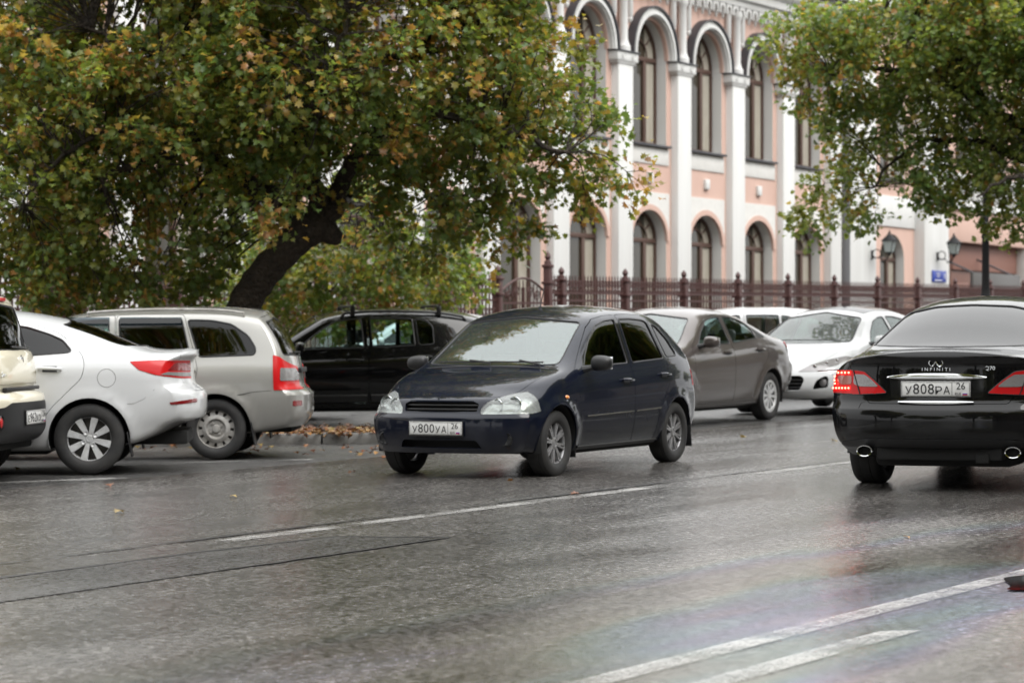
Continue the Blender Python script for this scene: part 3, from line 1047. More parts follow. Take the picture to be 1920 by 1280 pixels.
        gl = N.new('ShaderNodeBsdfGlossy'); Lk.new(ramp.outputs[0], gl.inputs['Color']); Lk.new(b3.outputs[0], gl.inputs['Normal'])
        fz = N.new('ShaderNodeFresnel'); fz.inputs[0].default_value = 2.2; Lk.new(b3.outputs[0], fz.inputs['Normal'])
        ff = N.new('ShaderNodeMath'); ff.operation = 'MULTIPLY'; Lk.new(fz.outputs[0], ff.inputs[0]); Lk.new(am.outputs[0], ff.inputs[1])
        ms = N.new('ShaderNodeMixShader'); Lk.new(ff.outputs[0], ms.inputs[0]); Lk.new(b.outputs[0], ms.inputs[1]); Lk.new(gl.outputs[0], ms.inputs[2])
        Lk.new(ms.outputs[0], N['Material Output'].inputs[0])
        # the film smooths the surface
        r2 = N.new('ShaderNodeMath'); r2.operation = 'MULTIPLY'
        k = rng_(am.outputs[0], 0, 1, 1, .62); Lk.new(rg.outputs[0], r2.inputs[0]); Lk.new(k.outputs[0], r2.inputs[1]); Lk.new(r2.outputs[0], b.inputs['Roughness']); Lk.new(r2.outputs[0], gl.inputs['Roughness'])
    MATS[name] = m
    return m

M_ROAD = asphalt('wet_asphalt', oil=True)
M_LOT = asphalt('lot_asphalt', (.036, .035, .034), (.24, .5), bump=.35)
M_PATCH = asphalt('patch_asphalt', (.022, .021, .021), (.19, .33), bump=.26)
SM = street_matrix(0, 0, 0)                       # local x = s, y = t, on the slope
def sheet(name, pts, z, material, kind=None, parent=None):
    mb = MB().add([(p[0], p[1], z) for p in pts], [list(range(len(pts)))])
    o = mb.build(name, material, parent, smooth=0, recalc=False)
    if parent is None: o.matrix_world = SM
    if kind: tag(o, kind=kind)
    return o
sheet('ground', [(-700, -700), (900, -700), (900, 900), (-700, 900)], -.012, M_LOT, 'structure')
sheet('road', [(-90, -3.0), (320, -3.0), (320, 14.0), (-90, 14.0)], 0.0, M_ROAD, 'structure')
sheet('asphalt_patch', [(-4, 8.36), (9.6, 8.33), (13.75, 8.36), (13.55, 9.02), (12.2, 9.12), (8, 9.13), (-4, 9.16)], .004, M_PATCH, 'structure')
def worn_paint(lo=.68, hi=1.12, mn=.24, name='worn_road_paint'):
    m = bpy.data.materials.new(name); m.use_nodes = True
    t = m.node_tree; N = t.nodes; b = N['Principled BSDF']
    tc = N.new('ShaderNodeTexCoord')
    n = N.new('ShaderNodeTexNoise'); n.inputs['Scale'].default_value = 60; n.inputs['Detail'].default_value = 6; n.inputs['Roughness'].default_value = .75
    n2 = N.new('ShaderNodeTexNoise'); n2.inputs['Scale'].default_value = 2.0; n2.inputs['Detail'].default_value = 5
    t.links.new(tc.outputs['Object'], n.inputs[0]); t.links.new(tc.outputs['Object'], n2.inputs[0])
    a = N.new('ShaderNodeMath'); a.operation = 'MULTIPLY_ADD'; a.inputs[1].default_value = .9
    t.links.new(n2.outputs['Fac'], a.inputs[0]); t.links.new(n.outputs['Fac'], a.inputs[2])
    r = N.new('ShaderNodeMapRange'); r.inputs[1].default_value = lo; r.inputs[2].default_value = hi; r.inputs[3].default_value = mn
    t.links.new(a.outputs[0], r.inputs[0])
    tr = N.new('ShaderNodeBsdfTransparent'); mx = N.new('ShaderNodeMixShader')
    sinput(b, 'Base Color', (.60, .59, .57, 1)); sinput(b, 'Roughness', .4)
    bp = N.new('ShaderNodeBump'); bp.inputs['Strength'].default_value = .4; bp.inputs['Distance'].default_value = .004
    t.links.new(n.outputs['Fac'], bp.inputs['Height']); t.links.new(bp.outputs[0], b.inputs['Normal'])
    t.links.new(r.outputs[0], mx.inputs[0]); t.links.new(b.outputs[0], mx.inputs[1]); t.links.new(tr.outputs[0], mx.inputs[2])
    o = N['Material Output']; t.links.new(mx.outputs[0], o.inputs[0])
    return m
M_LINE = worn_paint()
M_LINE2 = worn_paint(.60, 1.08, .26, 'faded_road_paint')
def strip(name, s0, s1, t0, w, taper=0, material=None):
    o = sheet(name, [(s0, t0 - w / 2), (s1, t0 - w / 2), (s1 + taper, t0 + w / 2), (s0 + taper, t0 + w / 2)], .006, material or M_LINE, 'structure')
    return o
for s0, s1 in ((-3.0, 9.9), (12.9, 18.75), (20.5, 26.6), (29, 35), (37.5, 43.5)):
    strip('lane_marking', s0, s1, 9.44, .14, material=M_LINE2)
strip('lane_marking', 2.0, 40.0, 4.56, .14)
strip('lane_marking', 2.0, 10.5, 4.17, .14, taper=-.12)
# dark joints: bitumen bled out in uneven width along the seams
M_JOINT = mat('joint_bitumen', (.016, .015, .015), .40)
def joint(pts, w, seed):
    q = random.Random(seed); P = []
    for (a, b) in zip(pts[:-1], pts[1:]):
        a, b = Vector(a), Vector(b); n = max(2, int((b - a).length / .22))
        P += [a.lerp(b, k / n) for k in range(n)]
    P.append(Vector(pts[-1]))
    up_, lo_ = [], []
    wa = 0.0
    for i, p in enumerate(P):
        d = (P[min(i + 1, len(P) - 1)] - P[max(i - 1, 0)]).normalized(); n = Vector((-d.y, d.x))
        wa = min(1.3, max(.04, wa + q.uniform(-.45, .45)))
        c_ = p + n * q.uniform(-.012, .012)
        up_.append(tuple(c_ + n * w * wa * q.uniform(.3, .7))); lo_.append(tuple(c_ - n * w * wa * q.uniform(.3, .7)))
    mb = MB(); mb.grid([[(a[0], a[1], .0065) for a in up_], [(a[0], a[1], .0065) for a in lo_]])
    o = mb.build('asphalt_joint', M_JOINT, smooth=0, recalc=False); o.matrix_world = SM; tag(o, kind='structure')
joint([(-4, 9.68), (12, 9.65), (22, 9.64), (45, 9.655)], .045, 2)
joint([(-4, 9.16), (5, 9.14), (9, 9.13), (12.2, 9.12), (13.5, 9.02), (13.75, 8.36)], .040, 5)
joint([(-4, 8.36), (9.6, 8.33), (13.75, 8.36)], .03, 14)
# parking bay lines, laid from corner to corner of each bay
def bay_line(a, b, w=.11):
    a, b = Vector(a), Vector(b); d = (b - a).normalized(); n = Vector((-d.y, d.x)) * w / 2
    sheet('parking_marking', [tuple(a - n), tuple(b - n), tuple(b + n), tuple(a + n)], .006, M_LINE2, 'structure')
bay_line((18.9, 16.0), (20.95, 14.26)); bay_line((15.6, 15.3), (17.8, 14.10)); bay_line((15.9, 14.75), (17.85, 14.02), .05)
bay_line((28.3, 15.2), (33.5, 14.1), .1); bay_line((33.4, 16.0), (36.6, 14.05))
# puddle by the line
pp = [(12.74 + .56 * math.cos(a) * (1 + .16 * math.sin(3 * a + 1)), 4.33 + .17 * math.sin(a) * (1 + .25 * math.sin(5 * a)) + .10 * math.cos(a)) for a in [2 * math.pi * k / 60 for k in range(60)]]
tag(sheet('puddle', pp, .009, mat('puddle_water', (.002, .002, .002), .04, spec=.4, ior=1.33)), 'small dark puddle on the road near the right edge', 'puddle')

# ================================================================== planted island with kerb stones, leaf litter
M_KERB = mat('kerb_concrete', (.19, .185, .175), .6, nscale=7, namt=.8, ncol=(.13, .125, .115), bump=.35, bscale=45)
M_SOIL = mat('wet_soil', (.035, .026, .018), .8, nscale=6, namt=.8, ncol=(.018, .014, .010), bump=.6, bscale=30, bdist=.03)
isl = [(-17.0, 28.45), (-6.0, 28.62), (-1.05, 28.9), (-.85, 29.1), (-1.3, 31.2), (-6, 31.2), (-17, 31.0)]
top = MB().add([(x, y, gz(x, y) + .085) for x, y in isl], [list(range(len(isl)))])
tag(top.build('planting_strip', M_SOIL, smooth=0, recalc=False), kind='structure')
kerb = tag(empty('kerb', loc=(-6, 28.6, gz(-6, 28.6))), 'grey kerb of concrete stones round the leaf-strewn planting strip', 'kerb')
ks = MB().rbox((0, 0, 0), (.985, .15, .26), .018).mesh('kerb_stone', M_KERB)
def kerb_run(a, b):
    a, b = Vector(a), Vector(b); n = max(1, round((b - a).length)); d = (b - a) / n
    ang = math.atan2(d.y, d.x)
    for k in range(n):
        c_ = a + d * (k + .5)
        m = Matrix.Translation((c_.x + 6, c_.y - 28.6, gz(c_.x, c_.y) - gz(-6, 28.6) - .025 + rng.uniform(-.006, .006))) @ Matrix.Rotation(ang + rng.uniform(-.006, .006), 4, 'Z') @ Matrix.Diagonal((d.length, 1, 1, 1))
        link('kerb_stone', ks, kerb, m=m)
for i in range(3): kerb_run(isl[i], isl[i + 1])
kerb_run(isl[3], isl[4])

# lobed leaf outline shared by trees and litter
LEAF = [(0, 0), (.10, .16), (.30, .12), (.20, .34), (.50, .42), (.26, .54), (.38, .80), (.14, .74), (0, 1.0), (-.14, .74), (-.38, .80), (-.26, .54), (-.50, .42), (-.20, .34), (-.30, .12), (-.10, .16)]
LEAF_TRI = [(0, 1, 15), (1, 3, 13), (1, 13, 15), (1, 2, 3), (15, 13, 14), (3, 5, 11), (3, 11, 13), (3, 4, 5), (13, 11, 12), (5, 7, 9), (5, 9, 11), (5, 6, 7), (11, 9, 10), (7, 8, 9)]
def leaf_mat(name, rough=.45, trans=.3):
    m = bpy.data.materials.new(name); m.use_nodes = True
    t = m.node_tree; N = t.nodes; b = N['Principled BSDF']
    at = N.new('ShaderNodeVertexColor'); at.layer_name = 'leaf_colour'
    t.links.new(at.outputs[0], b.inputs['Base Color']); sinput(b, 'Roughness', rough)
    tl = N.new('ShaderNodeBsdfTranslucent')
    tn = N.new('ShaderNodeMixRGB'); tn.blend_type = 'MULTIPLY'; tn.inputs['Fac'].default_value = 1.0; tn.inputs['Color2'].default_value = (2.0, 1.9, 1.0, 1)
    t.links.new(at.outputs[0], tn.inputs['Color1']); t.links.new(tn.outputs[0], tl.inputs[0])
    mx = N.new('ShaderNodeMixShader'); mx.inputs[0].default_value = trans
    t.links.new(b.outputs[0], mx.inputs[1]); t.links.new(tl.outputs[0], mx.inputs[2])
    t.links.new(mx.outputs[0], N['Material Output'].inputs[0])
    return m
M_LEAF = leaf_mat('leaf', .30, .45)
M_LITTER = leaf_mat('leaf_litter', .4, .1)
def leaf_mesh(name, pos, size, axis, side, colour, material, fold=.18):
    """pos n x 3, size n, axis/side n x 3 unit vectors, colour n x 3"""
    n = len(pos)
    L2 = np.array(LEAF); k = len(L2)
    nor = np.cross(axis, side)
    lx = L2[:, 0][None, :, None]; ly = L2[:, 1][None, :, None]
    curl = -(ly - .4) ** 2 * .5 + np.abs(lx) * fold * 2
    P = pos[:, None, :] + size[:, None, None] * (side[:, None, :] * lx * .95 + axis[:, None, :] * ly + nor[:, None, :] * curl)
    T = (np.arange(n)[:, None, None] * k + np.array(LEAF_TRI)[None]).reshape(-1, 3)
    me = bpy.data.meshes.new(name)
    me.vertices.add(n * k); me.vertices.foreach_set('co', P.astype(np.float32).ravel())
    nt_ = len(T)
    me.loops.add(nt_ * 3); me.loops.foreach_set('vertex_index', T.astype(np.int32).ravel())
    me.polygons.add(nt_); me.polygons.foreach_set('loop_start', np.arange(0, nt_ * 3, 3, dtype=np.int32))
    me.polygons.foreach_set('loop_total', np.full(nt_, 3, np.int32))
    me.update(calc_edges=True)
    ca = me.color_attributes.new('leaf_colour', 'FLOAT_COLOR', 'POINT')
    C = np.ones((n, k, 4), np.float32); C[:, :, :3] = colour[:, None, :]
    ca.data.foreach_set('color', C.ravel())
    me.materials.append(material)
    return me
NR = np.random.default_rng(7)
def unit(a): return a / np.maximum(np.linalg.norm(a, axis=1, keepdims=True), 1e-9)
LIT = .8 * np.array([(.30, .10, .025), (.36, .17, .05), (.22, .07, .02), (.40, .22, .08), (.17, .06, .025), (.42, .30, .10), (.33, .16, .08)])
def litter(name, pts, size, palette=LIT):
    n = len(pts)
    a = NR.uniform(0, 2 * np.pi, n)
    ax = np.stack([np.cos(a), np.sin(a), NR.normal(0, .22, n)], 1); ax = unit(ax)
    sd_ = np.stack([-np.sin(a), np.cos(a), NR.normal(0, .22, n)], 1); sd_ = unit(sd_ - ax * np.sum(sd_ * ax, 1, keepdims=True))
    col = palette[NR.integers(0, len(palette), n)] * NR.uniform(.6, 1.25, (n, 1))
    me = leaf_mesh(name, pts, NR.uniform(size[0], size[1], n), ax, sd_, col, M_LITTER)
    return link(name, me)
px_ = NR.uniform(-16, -1.0, 5200); py_ = 28.62 + np.abs(NR.normal(0, .9, 5200)) * 1.0
py_ = np.minimum(py_, 31.0)
pz_ = GRADE * (px_ * SV.x + py_ * SV.y) + .095 + NR.uniform(0, .03, 5200)
tag(litter('fallen_leaves', np.stack([px_, py_, pz_], 1), (.05, .11)), 'wet orange-brown fallen leaves lying on the planting strip', 'leaves', kind='stuff')
# leaves blown on to the asphalt
n_ = 200
gx = NR.uniform(-10, -.6, n_); gy = 28.35 - np.abs(NR.normal(0, 1.4, n_))
g2 = NR.uniform(-9, 14, 40); h2 = NR.uniform(13, 34, 40)
gx = np.concatenate([gx, g2]); gy = np.concatenate([gy, h2])
tag(litter('scattered_leaves', np.stack([gx, gy, GRADE * (gx * SV.x + gy * SV.y) + .012], 1), (.06, .11)), 'single fallen leaves scattered over the wet asphalt', 'leaves', kind='stuff')

# ================================================================== pink and white building
BR = empty('building', Matrix.Rotation(math.atan2(SV.y, SV.x), 4, 'Z'))
tag(BR, 'long pink and white two-storey building with tall arched windows behind the fence', 'building')
M_PINK = mat('pink_plaster', (.61, .42, .35), .85, nscale=.8, namt=.5, ncol=(.53, .35, .285), bump=.08, bscale=25, stretch=(1.6, 1.6, .3))
M_WHITE = mat('white_plaster', (.67, .67, .655), .85, nscale=.9, namt=.55, ncol=(.53, .525, .50), bump=.12, bscale=18, stretch=(2.2, 2.2, .16))
M_CREAM = mat('rough_white_plaster', (.70, .69, .66), .9, nscale=6, namt=.5, ncol=(.58, .57, .54), bump=.35, bscale=12)
M_FLASH = mat('dark_metal_flashing', (.055, .055, .062), .45, .3)
M_BROWN = mat('brown_window_frame', (.085, .045, .032), .5)
M_PANE = mat('window_pane', (.045, .036, .024), .04, spec=.6, nscale=.8, namt=.6, ncol=(.02, .022, .014))
M_BLIND = mat('window_blind', (.40, .37, .31), .6, nscale=.6, namt=.8, ncol=(.24, .21, .16))
T0 = 30.0; PITCH = 3.17; S_FIRST = 57.45 - 11 * PITCH; NB = 15
Z_BOT, Z_TOP = -.2, 10.75
def arch(cx, w, z0, zs, rise, n=14):
    pts = [(cx - w / 2, z0), (cx + w / 2, z0)]
    for k in range(n + 1):
        a = math.pi * k / n
        pts.append((cx + w / 2 * math.cos(a), zs + rise * math.sin(a)))
    return pts
def plate_with_holes(mb, outer, holes, y):
    polys = [[Vector((p[0], p[1], 0)) for p in pl] for pl in [outer] + holes]
    tris = tessellate_polygon(polys)
    flat = [p for pl in polys for p in pl]
    mb.add([(p.x, y, p.y) for p in flat], [tuple(t_) for t_ in tris])
def loop_wall(mb, pts, y0, y1, skip_bottom=False):
    n = len(pts)
    vs = [(p[0], y0, p[1]) for p in pts] + [(p[0], y1, p[1]) for p in pts]
    mb.add(vs, [(i, (i + 1) % n, n + (i + 1) % n, n + i) for i in range(n) if not (skip_bottom and i == 0)])
def ring(mb, outer, inner, y0, y1):
    """flat arch band between two outlines of equal length, y0 front to y1 back"""
    n = len(outer)
    vs = [(p[0], y0, p[1]) for p in outer] + [(p[0], y0, p[1]) for p in inner] + [(p[0], y1, p[1]) for p in outer] + [(p[0], y1, p[1]) for p in inner]
    fs = []
    for i in range(n - 1):
        fs += [(i, i + 1, n + i + 1, n + i), (i, 2 * n + i, 2 * n + i + 1, i + 1), (n + i, n + i + 1, 3 * n + i + 1, 3 * n + i)]
    fs += [(0, n, 3 * n, 2 * n), (n - 1, 3 * n - 1, 4 * n - 1, 2 * n - 1)]
    mb.add(vs, fs)
def arc(cx, r, zs, rise, n=20, ext=0.0):
    pts = [(cx + r, zs - ext)] if ext else []
    pts += [(cx + r * math.cos(math.pi * k / n), zs + rise * math.sin(math.pi * k / n)) for k in range(n + 1)]
    if ext: pts.append((cx - r, zs - ext))
    return pts
OW = 1.88; REV = .26
LOW = dict(z0=1.75, zs=4.05, rise=.74); UPP = dict(z0=6.36, zs=8.50, rise=.93)
wall = MB()
# shared parts of a bay, drawn about s = 0
def window_meshes(d):
    fr = MB(); w = OW - .02; z0, zs, rise = d['z0'] + .02, d['zs'], d['rise'] - .01
    o_ = arch(0, w, z0, zs, rise, 20); i_ = arch(0, w - .16, z0 + .09, zs, rise - .08, 20)
    n = len(o_)
    vs = [(p[0], 0, p[1]) for p in o_] + [(p[0], 0, p[1]) for p in i_] + [(p[0], .07, p[1]) for p in o_] + [(p[0], .07, p[1]) for p in i_]
    fr.add(vs, [(i, (i + 1) % n, n + (i + 1) % n, n + i) for i in range(n)] + [(n + i, n + (i + 1) % n, 3 * n + (i + 1) % n, 3 * n + i) for i in range(n)])
    mu = MB()
    mu.rbox((.30, .03, (z0 + zs) / 2), (.15, .06, zs - z0), .01)
    tr = MB().rbox((0, .025, zs), (w - .1, .06, .11), .01)
    if zs - z0 > 2.2 and z0 > 5: tr2 = MB().rbox((-.40, .028, zs - .62), (.92, .055, .10), .01)
    else: tr2 = None
    fan = MB()
    if rise > .5:
        fan.tube([(x_, .03, z_) for x_, z_ in arc(0, w * .24, zs + .05, rise * .45, 12)], .022, 6)
        for a in (40, 90, 140):
            ca, sa = math.cos(R(a)), math.sin(R(a))
            fan.tube([(ca * w * .24, .03, zs + .05 + sa * rise * .45), (ca * w * .47, .03, zs + sa * rise * .95)], .022, 6)
    pane = MB(); pts = arch(0, w - .15, z0 + .08, zs, rise - .075, 20)
    pane.add([(p[0], .05, p[1]) for p in pts], [list(range(len(pts)))])
    bl = MB().add([(.39, .045, z0 + .1), (w / 2 - .09, .045, z0 + .1), (w / 2 - .09, .045, zs), (.39, .045, zs)], [(0, 1, 2, 3)])
    a0 = [(w / 2 - .09) * math.cos(a) for a in np.linspace(0, 1.2, 8)]
    b2 = MB().add([((w / 2 - .10) * math.cos(a), .047, zs + .06 + (rise - .1) * math.sin(a)) for a in np.linspace(0, 1.15, 9)] + [(.39, .047, zs + .06)], [list(range(10))])
    bl.add(b2.v, b2.f)
    rv = MB(); pts = arch(0, OW, d['z0'], d['zs'], d['rise'], 20)
    loop_wall(rv, pts, -REV, .08)
    return dict(frame=fr.mesh('window', M_BROWN), mull=mu.mesh('mullion', M_BROWN), trans=tr.mesh('transom', M_BROWN), tr2=tr2.mesh('transom', M_BROWN) if tr2 else None,
                fan=fan.mesh('fanlight_bars', M_BROWN), pane=pane.mesh('pane', M_PANE, smooth=0, recalc=False), blind=bl.mesh('blind', M_BLIND, smooth=0, recalc=False), reveal=rv.mesh('reveal', M_WHITE))
WM = {'low': window_meshes(LOW), 'upp': window_meshes(UPP)}
def window(cx, key, sill):
    w = link('window', WM[key]['frame'], BR, loc=(cx, T0 + REV, 0))
    for nm, k in (('mullion', 'mull'), ('transom', 'trans'), ('transom', 'tr2'), ('fanlight_bars', 'fan'), ('pane', 'pane'), ('blind', 'blind'), ('reveal', 'reveal')):
        if WM[key][k]: link(nm, WM[key][k], w)
    if sill: link('sill', SILL, w, loc=(0, -REV, 0))
SILL = MB().rbox((0, -.02, UPP['z0'] + .0), (2.06, .22, .06), .012).mesh('sill', M_FLASH)
PIL = MB().rbox((0, 0, (Z_BOT + 8.22) / 2), (.75, .40, 8.22 - Z_BOT), .012).mesh('pilaster', M_WHITE)
cp = MB().rbox((0, 0, 8.36), (1.06, .52, .22), .015).rbox((0, 0, 8.225), (.92, .46, .08), .02)
for k in (-.25, .25): cp.lathe([(.075, -.275), (.06, -.285), (.05, -.265), (.02, -.275), (0, -.28)], 12, 'y', (k, 0, 8.37))
CAP = cp.mesh('pilaster_cap', M_WHITE)
FLS = MB().rbox((0, -.01, 8.485), (1.12, .58, .03), .006).mesh('flashing', M_FLASH)
cl_ = MB().lathe([(.17, 8.50), (.17, 8.62), (.14, 8.66), (.12, 8.72), (.105, 8.80), (.105, 9.9), (.13, 9.94), (.15, 10.0), (.15, 10.1)], 16)
COLN = cl_.mesh('colonnette', M_WHITE)
PEND = MB().lathe([(0, 9.44), (.05, 9.47), (.075, 9.54), (.06, 9.58), (.085, 9.62), (.085, 10.25), (.10, 10.30), (.10, 10.4)], 14).mesh('pendant', M_WHITE)
ARCHM = MB(); ring(ARCHM, arc(0, 1.20, 8.50, 1.22, 22), arc(0, .98, 8.50, 1.0, 22), -.17, .05)
ring(ARCHM, arc(0, 1.10, 8.50, 1.12, 22), arc(0, 1.02, 8.50, 1.04, 22), -.22, -.1)
ARCHM = ARCHM.mesh('arch_moulding', M_WHITE)
ARCHI = MB(); ring(ARCHI, arc(0, 1.0, 8.50, 1.02, 22), arc(0, .935, 8.50, .925, 22), -.05, .05); ARCHI = ARCHI.mesh('inner_arch_band', M_PINK)
ARCHF = MB(); ring(ARCHF, arc(0, 1.232, 8.50, 1.252, 22), arc(0, 1.20, 8.50, 1.22, 22), -.24, .05); ARCHF = ARCHF.mesh('flashing', M_FLASH)
LARC = MB(); ring(LARC, arc(0, 1.06, 4.05, .87, 22), arc(0, .935, 4.05, .735, 22), -.045, .03); LARC = LARC.mesh('lower_arch_band', M_PINK)
sp_ = MB(); o2 = [(-1.06, 4.05), (-1.06, 5.22), (1.06, 5.22), (1.06, 4.05)] + arc(0, 1.055, 4.05, .865, 22)[1:-1]
plate_with_holes(sp_, o2, [], -.03); loop_wall(sp_, o2, -.03, .03)
SPAN = sp_.mesh('spandrel_panel', M_CREAM)
APR = MB().rbox((0, -.0, 6.11), (2.10, .06, .40), .008).mesh('apron_panel', M_CREAM)
PLQ = MB().rbox((0, -.03, 5.57), (.24, .10, .26), .02).mesh('plaque', M_WHITE)
CORB = MB(); ring(CORB, [(.145, 10.36), (.145, 10.62), (.07, 10.62), (0, 10.62), (-.07, 10.62), (-.145, 10.62), (-.145, 10.36)], [(.10, 10.36), (.10, 10.44), (.06, 10.53), (0, 10.56), (-.06, 10.53), (-.10, 10.44), (-.10, 10.36)], -.20, .02)
CORB.lathe([(.0, 10.20), (.035, 10.24), (.045, 10.36)], 8, 'z', (.145, -.12, 0))
CORB = CORB.mesh('corbel_arch', M_WHITE)
for k in range(NB):
    sp0 = S_FIRST + k * PITCH                      # right edge of the pilaster, start of the recess
    cx = sp0 + 1.21
    holes = [arch(cx, OW, LOW['z0'], LOW['zs'], LOW['rise'], 20), arch(cx, OW, UPP['z0'], UPP['zs'], UPP['rise'], 20)]
    plate_with_holes(wall, [(sp0 - .75, Z_BOT), (sp0 + PITCH - .75, Z_BOT), (sp0 + PITCH - .75, Z_TOP), (sp0 - .75, Z_TOP)], holes, T0)
    link('pilaster', PIL, BR, loc=(sp0 - .375, T0, 0))
    cpo = link('pilaster_cap', CAP, BR, loc=(sp0 - .375, T0, 0)); link('flashing', FLS, cpo)
    link('colonnette', COLN, BR, loc=(sp0 - .375, T0 - .13, 0))
    for q in (-.42, .42): link('pendant', PEND, BR, loc=(sp0 - .375 + q, T0 - .08, -.22))
    window(cx, 'low', False); window(cx, 'upp', True)
    am = link('arch_moulding', ARCHM, BR, loc=(cx, T0, 0)); link('flashing', ARCHF, am)
    link('inner_arch_band', ARCHI, BR, loc=(cx, T0, 0)); link('lower_arch_band', LARC, BR, loc=(cx, T0, 0)); link('spandrel_panel', SPAN, BR, loc=(cx, T0, 0))
    link('apron_panel', APR, BR, loc=(cx, T0, 0)); link('plaque', PLQ, BR, loc=(cx, T0, 0))
    for j in range(8):
        link('corbel_arch', CORB, BR, loc=(sp0 - .75 + (j + .5) * PITCH / 8, T0, -.35))
S_END = S_FIRST + NB * PITCH - .75                 # end of the regular bays
wall.build('wall', M_PINK, BR, smooth=0, recalc=False)
# cornice
CZ = -.35
pr = [(T0 + .02, 10.62), (T0 - .22, 10.62), (T0 - .24, 10.74), (T0 - .32, 10.80), (T0 - .34, 10.98), (T0 - .46, 11.08), (T0 - .50, 11.22), (T0 - .50, 11.30), (T0 + .3, 11.30)]
co = MB()
a_, b_ = S_FIRST - .75, S_END + 3.4
co.grid([[(a_, p[0], p[1] + CZ) for p in pr], [(b_, p[0], p[1] + CZ) for p in pr]]).build('cornice', M_WHITE, BR)
MB().rbox(((a_ + b_) / 2, T0 - .1, 11.33 + CZ), (b_ - a_, 1.0, .05), .01).build('cornice_flashing', M_FLASH, BR)
MB().box(((a_ + b_) / 2, T0 + 6, 11.9), (b_ - a_, 11, 1.2)).build('attic', M_WHITE, BR, smooth=0)
# wide pier and the entrance part
def slab(name, s0, s1, z0, z1, t, th, material, parent=BR, r=.012):
    return MB().rbox(((s0 + s1) / 2, t + th / 2, (z0 + z1) / 2), (s1 - s0, th, z1 - z0), r).build(name, material, parent)
slab('corner_pier', S_END, S_END + 3.3, Z_BOT, 10.62, T0 - .22, .6, M_WHITE)
MB().tube([(S_END + .95, T0 - .30, 0), (S_END + .95, T0 - .30, 10.6)], .055, 10).build('drain_pipe', mat('white_pipe', (.62, .62, .61), .5), BR)
E0 = S_END + 3.3
cxw = E0 + 1.75
ew = MB()
plate_with_holes(ew, [(E0, Z_BOT), (E0 + 3.5, Z_BOT), (E0 + 3.5, 11), (E0, 11)], [arch(cxw, OW, LOW['z0'], LOW['zs'], LOW['rise'], 20), arch(cxw, OW, UPP['z0'], UPP['zs'], UPP['rise'], 20)], T0)
ew.build('wall', M_PINK, BR, smooth=0, recalc=False)
window(cxw, 'low', False); window(cxw, 'upp', True)
slab('white_band', E0 + .1, E0 + 3.5, 5.0, 5.9, T0 - .05, .06, M_WHITE)
P0 = E0 + 3.5
slab('pilaster', P0, P0 + 2.0, Z_BOT, 10.6, T0 - .35, .6, M_WHITE)
# recessed porch
slab('porch_wall', P0 + 2.0, P0 + 3.9, Z_BOT, 10.6, T0 + .35, .3, M_CREAM)
slab('porch_lintel', P0 + 2.0, P0 + 12.6, 4.75, 5.75, T0 - .10, .9, M_PINK)
slab('porch_band', P0 + 2.0, P0 + 12.6, 5.75, 5.92, T0 - .22, 1.0, M_WHITE)
slab('porch_band', P0 + 2.0, P0 + 12.6, 6.72, 6.88, T0 - .22, .5, M_WHITE)
BAL = MB().lathe([(.09, 5.92), (.09, 6.0), (.05, 6.06), (.10, 6.22), (.06, 6.45), (.05, 6.6), (.09, 6.66), (.09, 6.74)], 10).mesh('baluster', M_WHITE)
for j in range(26): link('baluster', BAL, BR, loc=(P0 + 2.3 + j * .40, T0 - .02, 0))
slab('entrance_door', P0 + 3.9, P0 + 9.8, Z_BOT, 3.9, T0 + .30, .2, mat('brown_door', (.14, .06, .04), .5, nscale=3, namt=.4, ncol=(.09, .04, .03)))
for j in range(4): slab('door_panel', P0 + 4.2 + j * 1.42, P0 + 5.4 + j * 1.42, .6, 3.5, T0 + .26, .06, mat('brown_door_panel', (.20, .095, .07), .5))
slab('door_head', P0 + 3.9, P0 + 9.8, 3.9, 4.75, T0 + .22, .3, mat('brown_band', (.26, .13, .10), .6))
slab('porch_canopy', P0 + 2.1, P0 + 6.4, 2.35, 3.75, T0 - 1.1, .10, mat('dark_panel', (.05, .045, .04), .4))
for j in range(2): MB().tube([(P0 + 2.5 + j * 3.5, T0 - 1.05, 3.7), (P0 + 2.5 + j * 3.5, T0 + .3, 4.3)], .03, 8).build('canopy_stay', M_FLASH, BR)
slab('pilaster', P0 + 9.8, P0 + 12.6, Z_BOT, 10.6, T0 - .25, .6, M_CREAM)
slab('wall', P0 + 12.6, P0 + 13.6, Z_BOT, 10.6, T0, .3, M_PINK)
slab('pilaster', P0 + 13.6, P0 + 24, Z_BOT, 10.6, T0 - .2, .6, M_CREAM)
slab('wall', P0 + 2.0, P0 + 9.8, 6.88, 10.6, T0 + .3, .3, M_PINK)
for j in range(2): slab('upper_window', P0 + 4.3 + j * 2.9, P0 + 5.9 + j * 2.9, 7.1, 9.8, T0 + .24, .1, M_PANE)
# blind core that closes the building
MB().box(((a_ + P0 + 24) / 2, T0 + 7.0, 5.0), (P0 + 24 - a_, 12.0, 12.6)).build('core', M_CREAM, BR, smooth=0)
slab('end_wall', a_ - .4, a_, Z_BOT, 11.2, T0 - .1, 13, M_WHITE)
